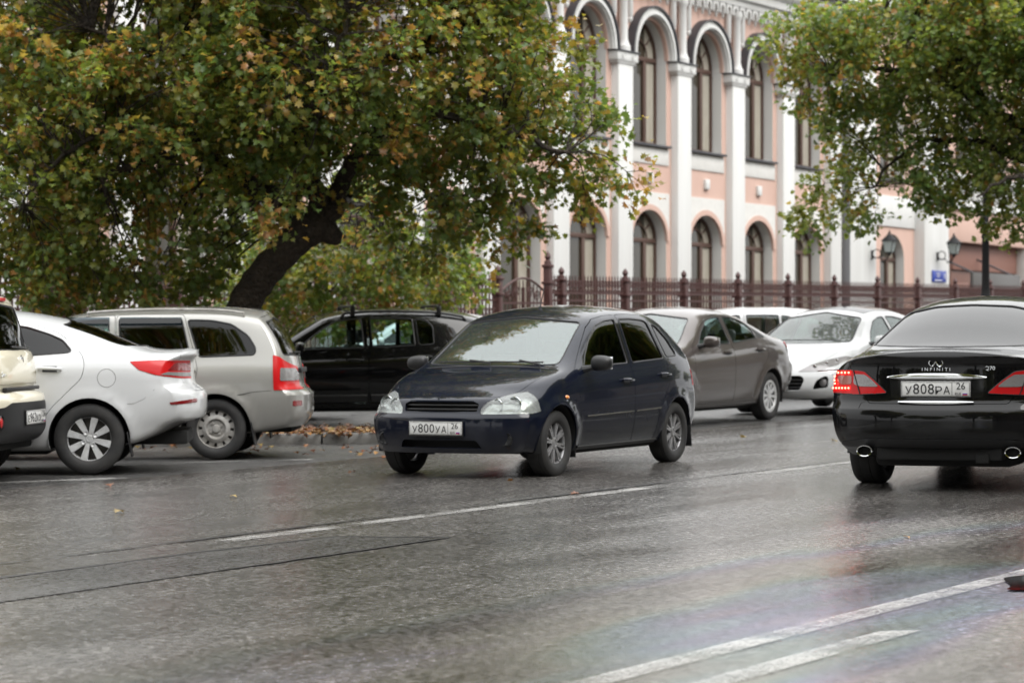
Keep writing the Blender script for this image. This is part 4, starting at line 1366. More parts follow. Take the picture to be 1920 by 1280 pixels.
# address plate with house number
M_BLUE = mat('sign_blue', (.02, .05, .32), .35)
def local_thing(name, s, t, z): return empty(name, Matrix.Rotation(math.atan2(SV.y, SV.x), 4, 'Z') @ Matrix.Translation((s, t, z)))
sg = local_thing('address_sign', P0 + 1.1, T0 - .38, 3.60)
tag(sg, 'blue house number sign on the white pilaster beside the entrance', 'sign')
MB().rbox((0, 0, 0), (1.15, .03, .34), .006).build('sign_board', M_BLUE, sg)
M_SIGNW = mat('sign_white', (.75, .75, .75), .5)
mrot = Matrix.Rotation(R(90), 4, 'X')
for txt, x, z, sz in (('155', -.12, .03, .20), ('А', .42, .0, .2)):
    o = link('lettering', text_mesh(txt, sz, M_SIGNW, .003, 'CENTER'), sg, m=Matrix.Translation((x, -.018, z)) @ mrot)
MB().box((-.1, -.018, -.12), (.6, .004, .03)).build('sign_rule', M_SIGNW, sg, smooth=0)

# wall lanterns on ringed brackets
M_IRON = mat('black_iron', (.008, .008, .009), .6, spec=.25)
M_LGLASS = mat('lantern_glass', (.30, .34, .33), .2, coat=.5)
def lantern(s, t, z, label, arm=1.6):
    r = local_thing('wall_lantern', s, t, z)
    r.matrix_world = r.matrix_world @ Matrix.Scale(.64, 4)
    tag(r, label, 'lantern', 'wall lanterns by the entrance')
    b = MB().rbox((0, -.02, 0), (.14, .05, .42), .01)
    b.tube([(0, -.05 - .19 + .19 * math.cos(a) * -1, .05 + .19 * math.sin(a)) for a in np.linspace(0, 2 * math.pi, 24)], .022, 6)
    b.tube([(0, -.03, -.12), (0, -.45, -.14), (0, -arm * .6, -.30), (0, -arm * .85, -.22), (0, -arm, .02)], .026, 8)
    b.build('bracket', M_IRON, r)
    y = -arm
    g = MB()
    top = [(.26, .62), (.15, .08)]
    vs = []
    for (hw, zz) in ((.15, .10), (.25, .62)):
        vs += [(-hw, y - hw, zz), (hw, y - hw, zz), (hw, y + hw, zz), (-hw, y + hw, zz)]
    g.add(vs, [(0, 1, 5, 4), (1, 2, 6, 5), (2, 3, 7, 6), (3, 0, 4, 7), (0, 3, 2, 1)]).build('lamp_glass', M_LGLASS, r, smooth=0)
    f = MB()
    for i in range(4): f.tube([vs[i], vs[4 + i]], .018, 6)
    for q in (0, 4):
        for i in range(4): f.tube([vs[q + i], vs[q + (i + 1) % 4]], .018, 6)
    f.build('lamp_frame', M_IRON, r)
    c_ = MB().lathe([(.40, .62), (.34, .68), (.14, .86), (.10, .92), (.06, .94), (.05, 1.02), (0, 1.12)], 8, 'z', (0, y, 0))
    c_.build('lamp_cap', M_IRON, r)
    MB().lathe([(.17, .10), (.08, .02), (.03, -.06), (0, -.08)], 8, 'z', (0, y, 0)).build('lamp_foot', M_IRON, r)
lantern(E0 - .35, T0 - .22, 4.10, 'black wall lantern on the wide white pier in front of the arched window', .85)
lantern(P0 + 1.0, T0 - .35, 4.20, 'black wall lantern on the pilaster above the blue sign', .85)
lantern(P0 + 10.2, T0 - .25, 4.30, 'black wall lantern on the cream pilaster right of the entrance', .85)

# ================================================================== iron fence
FM = SM @ Matrix.Translation((0, 0, 0))
fence = empty('iron_fence', SM @ Matrix.Diagonal((1, 1, 1.04, 1))); tag(fence, 'brown ornamental iron fence with spear tops and scrolls in front of the building', 'fence')
M_FENCE = mat('brown_iron', (.058, .019, .016), .55, nscale=4, namt=.4, ncol=(.04, .013, .011))
FT = 23.6
def post_mesh(h):
    p = MB().rbox((0, 0, h * .45), (.13, .13, h * .9), .015).rbox((0, 0, h * .78), (.18, .18, .05), .012).rbox((0, 0, h * .90), (.17, .17, .05), .012)
    p.lathe([(.07, h * .91), (.06, h * .935), (.035, h * .945), (.06, h * .965), (.045, h * .985), (0, h * 1.01)], 10)
    return p.mesh('post', M_FENCE)
POST, POSTT = post_mesh(2.16), post_mesh(2.42)
def panel_mesh(w):
    p = MB()
    n = max(4, round(w / .118)); st_ = w / n
    for i in range(1, n):
        x = -w / 2 + i * st_
        p.tube([(x, 0, .30), (x, 0, 1.93)], .0175, 5)
        p.lathe([(.010, 1.90), (.020, 1.945), (.010, 1.965), (.017, 1.985), (0, 2.04)], 5, 'z', (x, 0, 0))
    for i in range(n):
        x = -w / 2 + (i + .5) * st_
        for z, r in ((1.895, .036), (1.80, .046)):
            p.tube([(x + r * math.cos(a), 0, z + r * .95 * math.sin(a)) for a in [2 * math.pi * k / 9 for k in range(9)]], .0120, 4, closed=True)
        p.tube([(x - .03, 0, 1.72), (x + .02, 0, 1.755)], .009, 4)
        p.tube([(x, 0, .30), (x, 0, 1.22)], .009, 4)
        p.lathe([(.010, 1.20), (.024, 1.24), (0, 1.31)], 5, 'z', (x, 0, 0))
        p.tube([(x + .038 * math.cos(a), 0, 1.39 + .06 * math.sin(a)) for a in [2 * math.pi * k / 8 for k in range(8)]], .0120, 4, closed=True)
    return p.mesh('panel', M_FENCE)
def rails_mesh(w):
    p = MB()
    for z in (1.715, 1.585, 1.30, .42): p.box((0, 0, z), (w, .035, .035))
    return p.mesh('rail', M_FENCE)
PANS = {}
def fence_panel(s0, s1):
    w = round(s1 - s0 - .12, 2)
    if w not in PANS:
        PANS[w] = (panel_mesh(w), [MB().box((0, 0, z), (w, .035, .035)).mesh('rail', M_FENCE, smooth=0) for z in (1.715, 1.585, 1.30, .42)])
    o = tag(link('panel', PANS[w][0], fence, loc=((s0 + s1) / 2, FT, 0)))
    for r_ in PANS[w][1]: link('rail', r_, o)
ps = [42.7 + 2.5 * k for k in range(0, 26)]
pl = [38.75 - 2.5 * k for k in range(0, 9)][::-1] + [40.42]
for s_ in ps + pl: link('post', POST, fence, loc=(s_, FT, 0))
for a, b in zip(ps[:-1], ps[1:]): fence_panel(a, b)
for a, b in zip(pl[:-1], pl[1:]): fence_panel(a, b)
link('post', POSTT, fence, loc=(42.2, FT, 0))
fence_panel(42.2, 42.7)
MB().box(((ps[-1] + pl[0]) / 2, FT, .14), (ps[-1] - pl[0], .3, .30)).build('plinth', mat('fence_plinth', (.10, .045, .04), .8), fence, smooth=0)
# gate with arched scroll top
gate = empty('iron_gate', SM @ Matrix.Translation((41.3, FT, 0))); tag(gate, 'brown iron gate with arched scrolled top between two fence posts', 'gate')
gm = MB()
for i in range(-6, 7):
    x = i * .125
    gm.tube([(x, 0, .12), (x, 0, 1.75 + .25 * math.cos(x * 1.9))], .012, 4)
gm.build('bars', M_FENCE, gate)
gf = MB()
for z in (.15, .95, 1.45, 1.60): gf.box((0, 0, z), (1.62, .04, .04))
for x in (-.82, 0, .82): gf.box((x, 0, 1.0), (.05, .05, 1.75))
gf.tube([(x, 0, 1.78 + .26 * math.cos(x * 1.9)) for x in np.linspace(-.82, .82, 14)], .022, 6)
gf.build('gate_frame', M_FENCE, gate)
for x, z, r in ((-.5, 1.72, .11), (-.24, 1.78, .12), (.24, 1.78, .12), (.5, 1.72, .11), (-.6, 1.25, .16), (.6, 1.25, .16), (-.25, 1.25, .16), (.25, 1.25, .16)):
    MB().tube([(x + r * u * math.cos(a), 0, z + r * u * math.sin(a)) for a, u in zip(np.linspace(0, 10, 26), np.linspace(1, .25, 26))], .012, 4).build('scroll', M_FENCE, gate)

# ================================================================== poles
def pole_at(px, Z): return Vector(((px - 960) / 5040 * Z, Z, gz((px - 960) / 5040 * Z, Z)))
p = pole_at(1586, 62.0)
gp = tag(empty('utility_pole', loc=p), 'plain grey pole standing behind the fence in front of the wide pier', 'pole')
MB().lathe([(.11, -.2), (.10, 3), (.085, 9.5), (0, 9.5)], 16).build('shaft', mat('galvanised', (.16, .16, .165), .55, .4), gp)
MB().lathe([(.16, -.2), (.16, .35), (.11, .42)], 16).build('base_collar', mat('galvanised_collar', (.12, .12, .12), .6), gp)
p = pole_at(1848, 45.0)
lp_ = tag(empty('street_lamp', loc=p), 'black ornamental lamp post with stepped base, its head hidden by leaves', 'lamp post')
MB().lathe([(.14, -.2), (.14, .25), (.11, .30), (.10, 1.55), (.115, 1.58), (.08, 1.66), (.065, 1.8), (.06, 2.6), (.075, 2.64), (.055, 2.72), (.045, 5.2), (0, 5.2)], 16).build('shaft', M_IRON, lp_)
hd = MB().lathe([(.05, 5.2), (.16, 5.28), (.20, 5.34), (.16, 5.36)], 12)
hd.build('lamp_base', M_IRON, lp_)
MB().lathe([(.15, 5.36), (.24, 5.62), (.21, 5.8), (0, 5.86)], 12).build('lamp_glass', M_LGLASS, lp_)
MB().lathe([(.28, 5.80), (.16, 5.95), (.04, 6.02), (0, 6.12)], 12).build('lamp_cap', M_IRON, lp_)

# ================================================================== the dark blue hatchback that drives towards us
def kalina_common():
    return dict(W=.835, cowl=.95, fw=.72, wb=2.47, tr=.288, tw=.185, track=1.43,
        zb=[(0, .215), (.35, .20), (.9, .195), (2.9, .20), (3.5, .23), (4.1, .30)],
        pf=[(.2, .07), (.30, .02), (.42, 0), (.53, .005), (.545, .03), (.60, .05), (.66, .075), (.70, .12), (.75, .18)], bf=.30, nf=2.6,
        zs=[(0, .66), (.15, .70), (.35, .765), (.6, .83), (.9, .885), (1.2, .905), (2.2, .935), (3.2, .97), (4.1, .985)],
        tumble=.05, zc=.15)
def dark_hatchback():
    P = paint('dark_blue_paint', (0.0040, 0.0062, 0.0150), 0.0, 0.35, dirt=(.035, .033, .03), dirt_amt=.3)
    sp = kalina_common()
    sp.update(L=3.85, paint=P,
        zt=[(0, .685), (.12, .745), (.3, .81), (.6, .885), (.9, .940), (.98, .965), (1.2, 1.115), (1.45, 1.275), (1.68, 1.395), (1.8, 1.435), (2.05, 1.475), (2.4, 1.495), (2.8, 1.485), (3.2, 1.45), (3.5, 1.40), (3.85, 1.33)],
        zr=[(0, .675), (.12, .73), (.3, .79), (.6, .86), (.95, .925), (1.1, .995), (1.3, 1.115), (1.55, 1.265), (1.75, 1.355), (2.0, 1.395), (2.4, 1.415), (2.8, 1.405), (3.2, 1.36), (3.5, 1.29), (3.85, 1.20)],
        wr=[(0, .54), (.3, .60), (.6, .655), (.95, .725), (1.2, .70), (1.7, .645), (2.4, .635), (3.2, .62), (3.85, .60)],
        plan=[(0, .93), (.3, .97), (.7, .995), (1.2, 1.0), (2.8, 1.0), (3.4, .985), (3.85, .95)],
        pr=[(.25, .06), (.45, .0), (.60, .01), (.75, .06), (.98, .12), (1.2, .24), (1.36, .36)], br=.20, nr=2.8,
        windows=dict(
            front_door=('side', [(1.30, .935), (1.40, 1.04), (1.58, 1.19), (1.76, 1.305), (1.95, 1.345), (2.16, 1.36), (2.185, .955)], .03),
            rear_door=('side', [(2.285, .958), (2.26, 1.362), (2.5, 1.365), (2.78, 1.35), (2.86, 1.33), (2.98, .985)], .03),
            quarter=('side', [(3.06, 1.0), (2.955, 1.315), (3.06, 1.285), (3.22, 1.17), (3.31, 1.04), (3.30, 1.01)], .03),
            screen=('screen', [(-.655, .965), (0, .945), (.655, .965), (.635, 1.05), (.57, 1.335), (0, 1.385), (-.57, 1.335), (-.635, 1.05)], .04),
            rear=('rear', [(-.56, 1.0), (.56, 1.0), (.50, 1.27), (0, 1.31), (-.50, 1.27)], .05, .8)),
        holes=dict(
            grille=('front', [(-.355, .575), (.355, .575), (.365, .64), (.30, .668), (-.30, .668), (-.365, .64)], .012, -.2, .30),
            intake=('front', [(-.40, .26), (.40, .26), (.36, .33), (-.36, .33)], .02, -.2, .25),
            lampl=('front', [(.385, .550), (.385, .605), (.44, .665), (.56, .725), (.67, .745), (.745, .725), (.80, .65), (.812, .585), (.78, .553)], .022, -.2, .42),
            lampr=('front', [(-.385, .550), (-.385, .605), (-.44, .665), (-.56, .725), (-.67, .745), (-.745, .725), (-.80, .65), (-.812, .585), (-.78, .553)], .022, -.2, .42)),
        panels={
            'bonnet': ('top', [(.17, -.36), (.145, 0), (.17, .36), (.24, .55), (.45, .635), (.93, .725), (.90, .5), (.865, 0), (.90, -.5), (.93, -.725), (.45, -.635), (.24, -.55)], .05, .6, 1.2),
            'door#front': ('side', [(1.16, .24), (1.12, .55), (1.09, .90), (1.20, .985), (1.42, 1.15), (1.62, 1.29), (1.78, 1.362), (2.00, 1.392), (2.225, 1.402), (2.235, .9), (2.23, .24)], .03, .3, 1.3),
            'door#rear': ('side', [(2.24, .24), (2.245, .9), (2.235, 1.402), (2.5, 1.408), (2.80, 1.395), (2.90, 1.36), (3.03, .98), (3.02, .76), (2.80, .55), (2.72, .24)], .04, .3, 1.3)},
        glass=dict(front_door=G_MED, rear_door=G_TINT, quarter=G_TINT, screen=G_SCREEN, rear=G_TINT))
    c = Car(sp, 'hatchback_car')
    c.body(); c.axle()
    c.wheels(style_twin(8), M_ALLOYD, .19)
    # grille: backing and two bars
    mb = MB()
    mb.box((c.xo - .20, 0, .62), (.01, .76, .12))
    gr = mb.build('grille', M_UNDER, c.root)
    for z in (.592, .628):
        P_ = [c.front(y, z)[0] - Vector((.035, 0, 0)) for y in np.linspace(-.36, .36, 13)]
        MB().tube(P_, .011, 6).build('grille_bar', M_BLACK, gr)
    P_ = [c.front(y, .662)[0] - Vector((.006, 0, 0)) for y in np.linspace(-.31, .31, 13)]
    MB().tube(P_, .009, 6).build('grille_bar', P, gr)
    MB().box((c.xo - .22, 0, .29), (.01, .9, .16)).build('lower_grille', M_UNDER, c.root)
    # head lamps
    for sg in (1, -1):
        key = 'lampl' if sg > 0 else 'lampr'
        h = sp['holes'][key]
        cutm = boolean(c.solid, c.prism_mesh([h]), 'INTERSECT')
        hl = c.finish(c.skin(cutm, -.045, .006), 'headlight', M_REFLECTOR)
        c.finish(c.skin(cutm, -.001, .004), 'lens', M_LENS, hl)
        for (y, z, r) in ((.50, .625, .055), (.635, .638, .062)):
            l, n_ = c.front(sg * y, z)
            b = MB().lathe([(.012, -.05), (r * .6, -.035), (r * .9, -.012), (r, .004), (r * 1.04, -.004)], 20, 'x', (0, 0, 0))
            o = b.build('reflector_bowl', M_CHROME, hl, loc=l - Vector((.028, 0, 0)))
        rim = MB()
        w0 = [c.front(q.x, q.y)[0] - c.front(q.x, q.y)[1] * .006 for q in c.dense(round_poly(h[1], h[2]), .03)]
        rim.tube(w0, .006, 6, closed=True).build('lamp_rim', M_BLACK, hl)
        l, n_ = c.side(.86, .68, sg)
        bm_ = MB().lathe([(0, .014), (.014, .012), (.026, .006), (.032, -.004)], 16, 'y')
        bm_.v = [(x * 1.25, y * sg, z * .62) for x, y, z in bm_.v]
        bm_.build('side_indicator', M_AMBER, c.root, loc=l)
    # fog lamp blanks
    for sg in (1, -1):
        l, n_ = c.front(sg * .60, .335)
        MB().lathe([(0, -.006), (.045, -.004), (.05, .003), (.06, .002), (.062, -.01)], 20, 'x').build('fog_light', M_GLOSSBLACK, c.root, loc=l)
    # dark lower intake band of the bumper
    c.skin_patch('front', [(-.56, .225), (.56, .225), (.47, .345), (-.47, .345)], .03, 'bumper_insert', M_BLACK, .0025, .006, (-.2, .4)) if False else None
    lp, ln_ = c.front(0, .425)
    c.plate(Vector((lp.x + .018, 0, .432)), 1, 'У800УА', '26')
    fr = MB().rbox((lp.x + .008, 0, .369), (.012, .53, .018), .003).build('plate_holder', M_BLACK, c.root)
    # mouldings, handles, mirrors, wipers, mud flaps
    for sg in (1, -1):
        c.side_strip([(1.24, .505), (2.0, .515), (2.205, .518)], .014, .009, 'side_moulding', M_CHROME, sg)
        c.side_strip([(2.265, .519), (2.6, .525), (2.80, .530)], .014, .009, 'side_moulding', M_CHROME, sg)
        c.handle(2.08, .80, P, sg); c.handle(2.90, .835, P, sg)
        l, n_ = c.side(3.50, .30, sg)
        MB().rbox((c.xo - 3.52, sg * (.835 - .12), .235), (.012, .20, .20), .004, Matrix.Rotation(R(8), 3, 'Y')).build('mud_flap', M_BLACK, c.root)
        MB().rbox((c.xo - 1.07, sg * (.835 - .12), .215), (.012, .17, .14), .004).build('mud_flap', M_BLACK, c.root)
        mb = MB()
        for q0, q1 in (((1.12, .235), (2.74, .235)),):
            Pq = [c.side(d, .225, sg) for d in np.linspace(1.14, 2.78, 14)]
            c.ribbon([p[0] for p in Pq], [p[1] for p in Pq], .05, .006, mb)
        mb.build('sill_trim', M_BLACK, c.root)
        # black door-pillar films
        c.skin_patch('side', [(2.195, .96), (2.17, 1.365), (2.225, 1.37), (2.23, .96)], .004, 'pillar_film', M_GLOSSBLACK, .0015, .006, (.3, 1.3) if sg > 0 else (-1.3, -.3))
        c.skin_patch('side', [(3.0, .995), (2.895, 1.335), (2.935, 1.325), (3.04, 1.0)], .004, 'pillar_film', M_GLOSSBLACK, .0015, .006, (.3, 1.3) if sg > 0 else (-1.3, -.3))
    c.mirror(1.30, .935, M_BLACK, size=(.12, .20, .14))
    for (y0, y1, z1) in ((.52, -.02, .962), (.02, -.52, .968)):
        pts = [c.top(.985 - .04 * abs(y) * 0 + .03 * (y / .6) ** 2, y) for y in np.linspace(y0, y1, 8)]
        w = MB().tube([p[0] + Vector((0, 0, .018)) for p in pts], .007, 6)
        piv = c.top(.93, y0 - .02 * 0)[0]
        w.tube([piv + Vector((0, 0, .0)), piv + Vector((-.01, 0, .03)), pts[3][0] + Vector((0, 0, .032))], .009, 6)
        w.build('wiper', M_BLACK, c.root)
    # bonnet cowl grille
    rows = [[c.top(d, y)[0] + Vector((0, 0, .003)) for y in np.linspace(-.62, .62, 17)] for d in (.915, .945)]
    MB().grid(rows).build('cowl_grille', M_BLACK, c.root)
    # aerial, rain gutters, rear lamps
    a = c.top(1.95, 0)[0]
    MB().tube([a, a + Vector((-.10, 0, .22))], [.006, .003], 6).lathe([(.018, -.004), (.014, .018), (0, .022)], 12, 'z', a).build('aerial', M_BLACK, c.root)
    for sg in (1, -1):
        c.skin_patch('front', [(sg * .60, 1.20), (sg * .66, 1.0), (sg * .78, .72), (sg * .88, .72), (sg * .88, 1.2)], .02, 'tail_light', M_RED, .003, .008, (3.60, 4.2))
    lr, _ = c.rear(0, .72)
    c.plate(Vector((lr.x - .012, 0, .76)), -1, 'У800УА', '26')
    c.seats([(1.85, 'front'), (2.65, 'rear')])
    return c

c = dark_hatchback()
c.place(20.75, 11.68, 182, scale=.958, label='dark blue five-door hatchback driving towards the viewer in the middle of the road')

def window_row(c, sp, sgns=(1, -1)):
    pass
def wpt(px, Z):
    """ground point at image column px (of 1920) and depth Z, used only to lay the parked cars out"""
    return ((px - 960.0) / 5040.0 * Z, Z)

# ================================================================== black saloon driving away
def black_saloon():
    P = paint('black_paint', (0.0035, 0.0035, 0.004), 0.0, 0.3, dirt=(.02, .02, .02), dirt_amt=.2)
    L = 4.945
    sp = dict(L=L, W=.895, cowl=1.30, fw=.85, wb=2.90, tr=.345, tw=.245, track=1.53, paint=P,
        zb=[(0, .22), (.5, .19), (3.8, .20), (4.5, .26), (L, .33)],
        zt=[(0, .72), (.4, .89), (1.0, .97), (1.35, 1.01), (1.8, 1.245), (2.15, 1.40), (2.5, 1.455), (2.9, 1.47), (3.3, 1.44), (3.6, 1.385), (3.9, 1.285), (4.2, 1.155), (4.4, 1.085), (4.55, 1.062), (4.8, 1.055), (L, 1.045)],
        zr=[(0, .70), (.4, .86), (1.0, .945), (1.3, .98), (1.6, 1.10), (2.0, 1.29), (2.3, 1.36), (2.9, 1.385), (3.3, 1.355), (3.6, 1.30), (3.9, 1.20), (4.2, 1.085), (4.4, 1.04), (4.6, 1.02), (L, .99)],
        wr=[(0, .60), (.8, .70), (1.3, .77), (1.7, .70), (2.2, .60), (2.9, .58), (3.5, .575), (3.9, .60), (4.25, .67), (4.5, .70), (L, .66)],
        zs=[(0, .68), (.5, .83), (1.2, .92), (2, .94), (3.3, .965), (4.0, .965), (L, .93)],
        plan=[(0, .94), (.5, .985), (1.2, 1), (3.8, 1), (4.4, .985), (L, .955)],
        pf=[(.2, .08), (.45, 0), (.7, .1), (.9, .2)], bf=.34, nf=2.5,
        pr=[(.30, .14), (.36, .06), (.45, .0), (.58, .0), (.63, .02), (.66, .055), (.84, .075), (.95, .08), (1.0, .05), (1.06, .08)], br=.30, nr=2.7, Lr=1.1,
        r5=[(0, .1), (1.3, .09), (1.6, .05), (3.8, .05), (4.3, .09), (L, .10)],
        windows=dict(
            front_door=('side', [(1.75, .985), (1.95, 1.13), (2.25, 1.275), (2.5, 1.32), (2.72, 1.33), (2.74, .995)], .03),
            rear_door=('side', [(2.82, .995), (2.80, 1.33), (3.1, 1.32), (3.4, 1.27), (3.62, 1.17), (3.72, 1.06), (3.66, 1.02)], .03),
            screen=('screen', [(-.69, 1.03), (0, 1.015), (.69, 1.03), (.54, 1.34), (0, 1.405), (-.54, 1.34)], .04),
            rear=('rear', [(-.665, 1.085), (-.4, 1.078), (0, 1.075), (.4, 1.078), (.665, 1.085), (.655, 1.12), (.535, 1.335), (.3, 1.385), (0, 1.398), (-.3, 1.385), (-.535, 1.335), (-.655, 1.12)], .03, 1.7)),
        holes={},
        panels={'boot_lid': ('front', [(-.715, 1.2), (-.71, .96), (-.67, .86), (-.60, .735), (-.555, .70), (-.53, .655), (.53, .655), (.555, .70), (.60, .735), (.67, .86), (.71, .96), (.715, 1.2)], .03, 4.46, 5.3)},
        glass=dict(rear=G_REAR, front_door=G_TINT, rear_door=G_TINT, screen=G_SCREEN))
    c = Car(sp, 'saloon_car')
    c.body(); c.axle()
    c.wheels(style_blades(5), M_ALLOYD, .24)
    # tail lamps, lit diodes in a hook
    M_LED = mat('lit_red_diode', (0.8, .05, .03), .3, emit=(1.0, .10, .06), estr=9.0)
    for sg in (1, -1):
        pts = [(sg * y, z) for y, z in ((1.0, .895), (.80, .905), (.66, .905), (.565, .895), (.475, .825), (.375, .735), (.62, .722), (1.0, .735))]
        tl = c.skin_patch('front', pts, .02, 'tail_light', M_RED, .006, .02, (4.3, 5.3))
        cl_ = [(sg * y, z) for y, z in ((.655, .875), (.56, .872), (.49, .825), (.445, .782), (.60, .782), (.66, .80))]
        c.skin_patch('front', cl_, .02, 'clear_lens', M_CLEARL, .009, .01, (4.3, 5.3), tl)
        cm_ = [(sg * y, z) for y, z in ((.80, .862), (.675, .862), (.675, .80), (.76, .792), (.81, .82))]
        c.skin_patch('front', cm_, .02, 'amber_lens', mat('smoked_amber_lens', (.30, .10, .08), .15, coat=1.0), .009, .01, (4.3, 5.3), tl)
        for (y0, z0, y1, z1, n) in ((.70, .885, .83, .882, 5), (.86, .87, .885, .80, 4), (.875, .765, .70, .768, 7), (.835, .85, .83, .80, 3)):
            for k in range(n):
                u = k / (n - 1)
                y, z = y0 + (y1 - y0) * u, z0 + (z1 - z0) * u
                l, n_ = c.rear(sg * y, z)
                b = MB().lathe([(.0075, -.002), (.0065, .004), (0, .007)], 8, 'z')
                q = n_.to_track_quat('Z', 'Y').to_matrix().to_4x4(); q.translation = l + n_ * .012
                b.build('diode', M_LED, tl, m=q)
        mb = MB()
        w0 = [c.rear(q.x, q.y)[0] + c.rear(q.x, q.y)[1] * .003 for q in c.dense(round_poly(pts, .02), .03) if abs(q.x) < .90]
        mb.tube(w0, .004, 6).build('lamp_rim', M_BLACK, tl)
        # split between wing lamp and lid lamp
        P_ = [c.rear(sg * (.66 - (.905 - z) * .33), z) for z in np.linspace(.905, .725, 8)]
        mb = MB(); c.ribbon([p[0] + p[1] * .009 for p in P_], [p[1] for p in P_], .008, .004, mb); mb.build('lamp_split', M_BLACK, tl)
        # tail pipes
        l, n_ = c.rear(sg * .56, .38)
        t_ = MB()
        prof = [(.044, -.02), (.050, .0), (.049, .010), (.042, .008), (.039, -.10)]
        for (r, h) in prof: pass
        t_.lathe(prof, 28, 'x')
        t_.v = [(-x, y * 1.25, z * .85) for x, y, z in t_.v]
        tp = t_.build('exhaust_pipe', M_CHROME, c.root, loc=(l.x - .005, sg * .56, .300))
        d_ = MB().lathe([(.042, 0), (0, 0)], 24, 'x'); d_.v = [(x, y * 1.2, z * .82) for x, y, z in d_.v]
        d_.build('pipe_inside', M_UNDER, tp, loc=(.06, 0, 0), recalc=False)
        c.skin_patch('front', [(sg * .86, .60), (sg * .98, .60), (sg * .98, .585), (sg * .86, .588)], .003, 'reflector_strip', M_REDD, .003, .01, (4.3, 5.3)) if False else None
    # dark lower valance
    c.skin_patch('front', [(-.84, .22), (.84, .22), (.78, .36), (.55, .395), (-.55, .395), (-.78, .36)], .03, 'bumper_valance', M_BLACK, .004, .02, (4.3, 5.3))
    MB().rbox((c.xo - L + .55, 0, .25), (.5, 1.05, .14), .04).build('silencer', M_UNDER, c.root)
    MB().rbox((c.xo - L + .16, -.33, .25), (.06, .10, .07), .01).build('tow_eye', M_UNDER, c.root)
    # plate niche, chrome
    niche = c.skin_patch('front', [(-.345, .70), (.345, .70), (.36, .865), (-.36, .865)], .02, 'plate_niche', M_GLOSSBLACK, .002, .006, (4.3, 5.3))
    def bar(z0, half, th, name, bow=0.0, proud=.02):
        rows = []
        for u in np.linspace(-1, 1, 25):
            y = u * half; e = th * (1 - abs(u) ** 3 * .75)
            l, n_ = c.rear(y, z0)
            zz = z0 + bow * (1 - u * u)
            rows.append([(l.x + .004, y, zz - e / 2), (l.x - proud, y, zz - e / 2), (l.x - proud * 1.1, y, zz), (l.x - proud * .9, y, zz + e / 2), (l.x + .004, y, zz + e / 2)])
        MB().grid(rows).build(name, M_CHROME, c.root)
    bar(.853, .375, .042, 'chrome_bar', .010)
    bar(.672, .285, .022, 'chrome_strip', -.004)
    lp, n_ = c.rear(0, .77)
    c.plate(Vector((lp.x - .016, 0, .768)), -1, 'У808РА', '26')
    # badge: oval with the peak of two lines
    l, n_ = c.rear(0, .965)
    q = Matrix(((0, 0, -1, 0), (-1, 0, 0, 0), (0, 1, 0, 0), (0, 0, 0, 1)))
    q.translation = l + n_ * .006
    b = MB()
    a0, a1 = R(-62), R(242)
    b.tube([(.052 * math.cos(a), .031 * math.sin(a), 0) for a in np.linspace(a0, a1, 24)], .0055, 6)
    b.tube([(.052 * math.cos(a0), .031 * math.sin(a0), 0), (.0, .008, 0)], .0045, 6)
    b.tube([(.052 * math.cos(a1), .031 * math.sin(a1), 0), (-.0, .008, 0)], .0055, 6)
    b.build('badge', M_CHROME, c.root, m=q)
    for txt, size, y, z, sx in (('I N F I N I T I', .034, 0, .912, 1.15), ('Q70', .040, -.395, .92, 1.1)):
        l, n_ = c.rear(y, z)
        m = q.copy(); m.translation = Vector((l.x - .004, y, z))
        link('lettering', text_mesh(txt, size, M_CHROME, .003, 'CENTER', sx), c.root, m=m)
    for sg in (1, -1):
        c.side_strip([(4.0, .60), (4.6, .60)], .006, .001, 'seam', M_BLACK, sg)
        c.handle(2.65, .86, P, sg); c.handle(3.6, .88, P, sg)
    c.mirror(1.72, .98, P)
    c.seats([(2.35, 'front'), (3.3, 'rear')], dash=True)
    return c
c = black_saloon()
c.place_at((-(4.945 - c.xo), 0), wpt(1752, 19.9), 8, label='black saloon car with lit red tail lights driving away on the right')

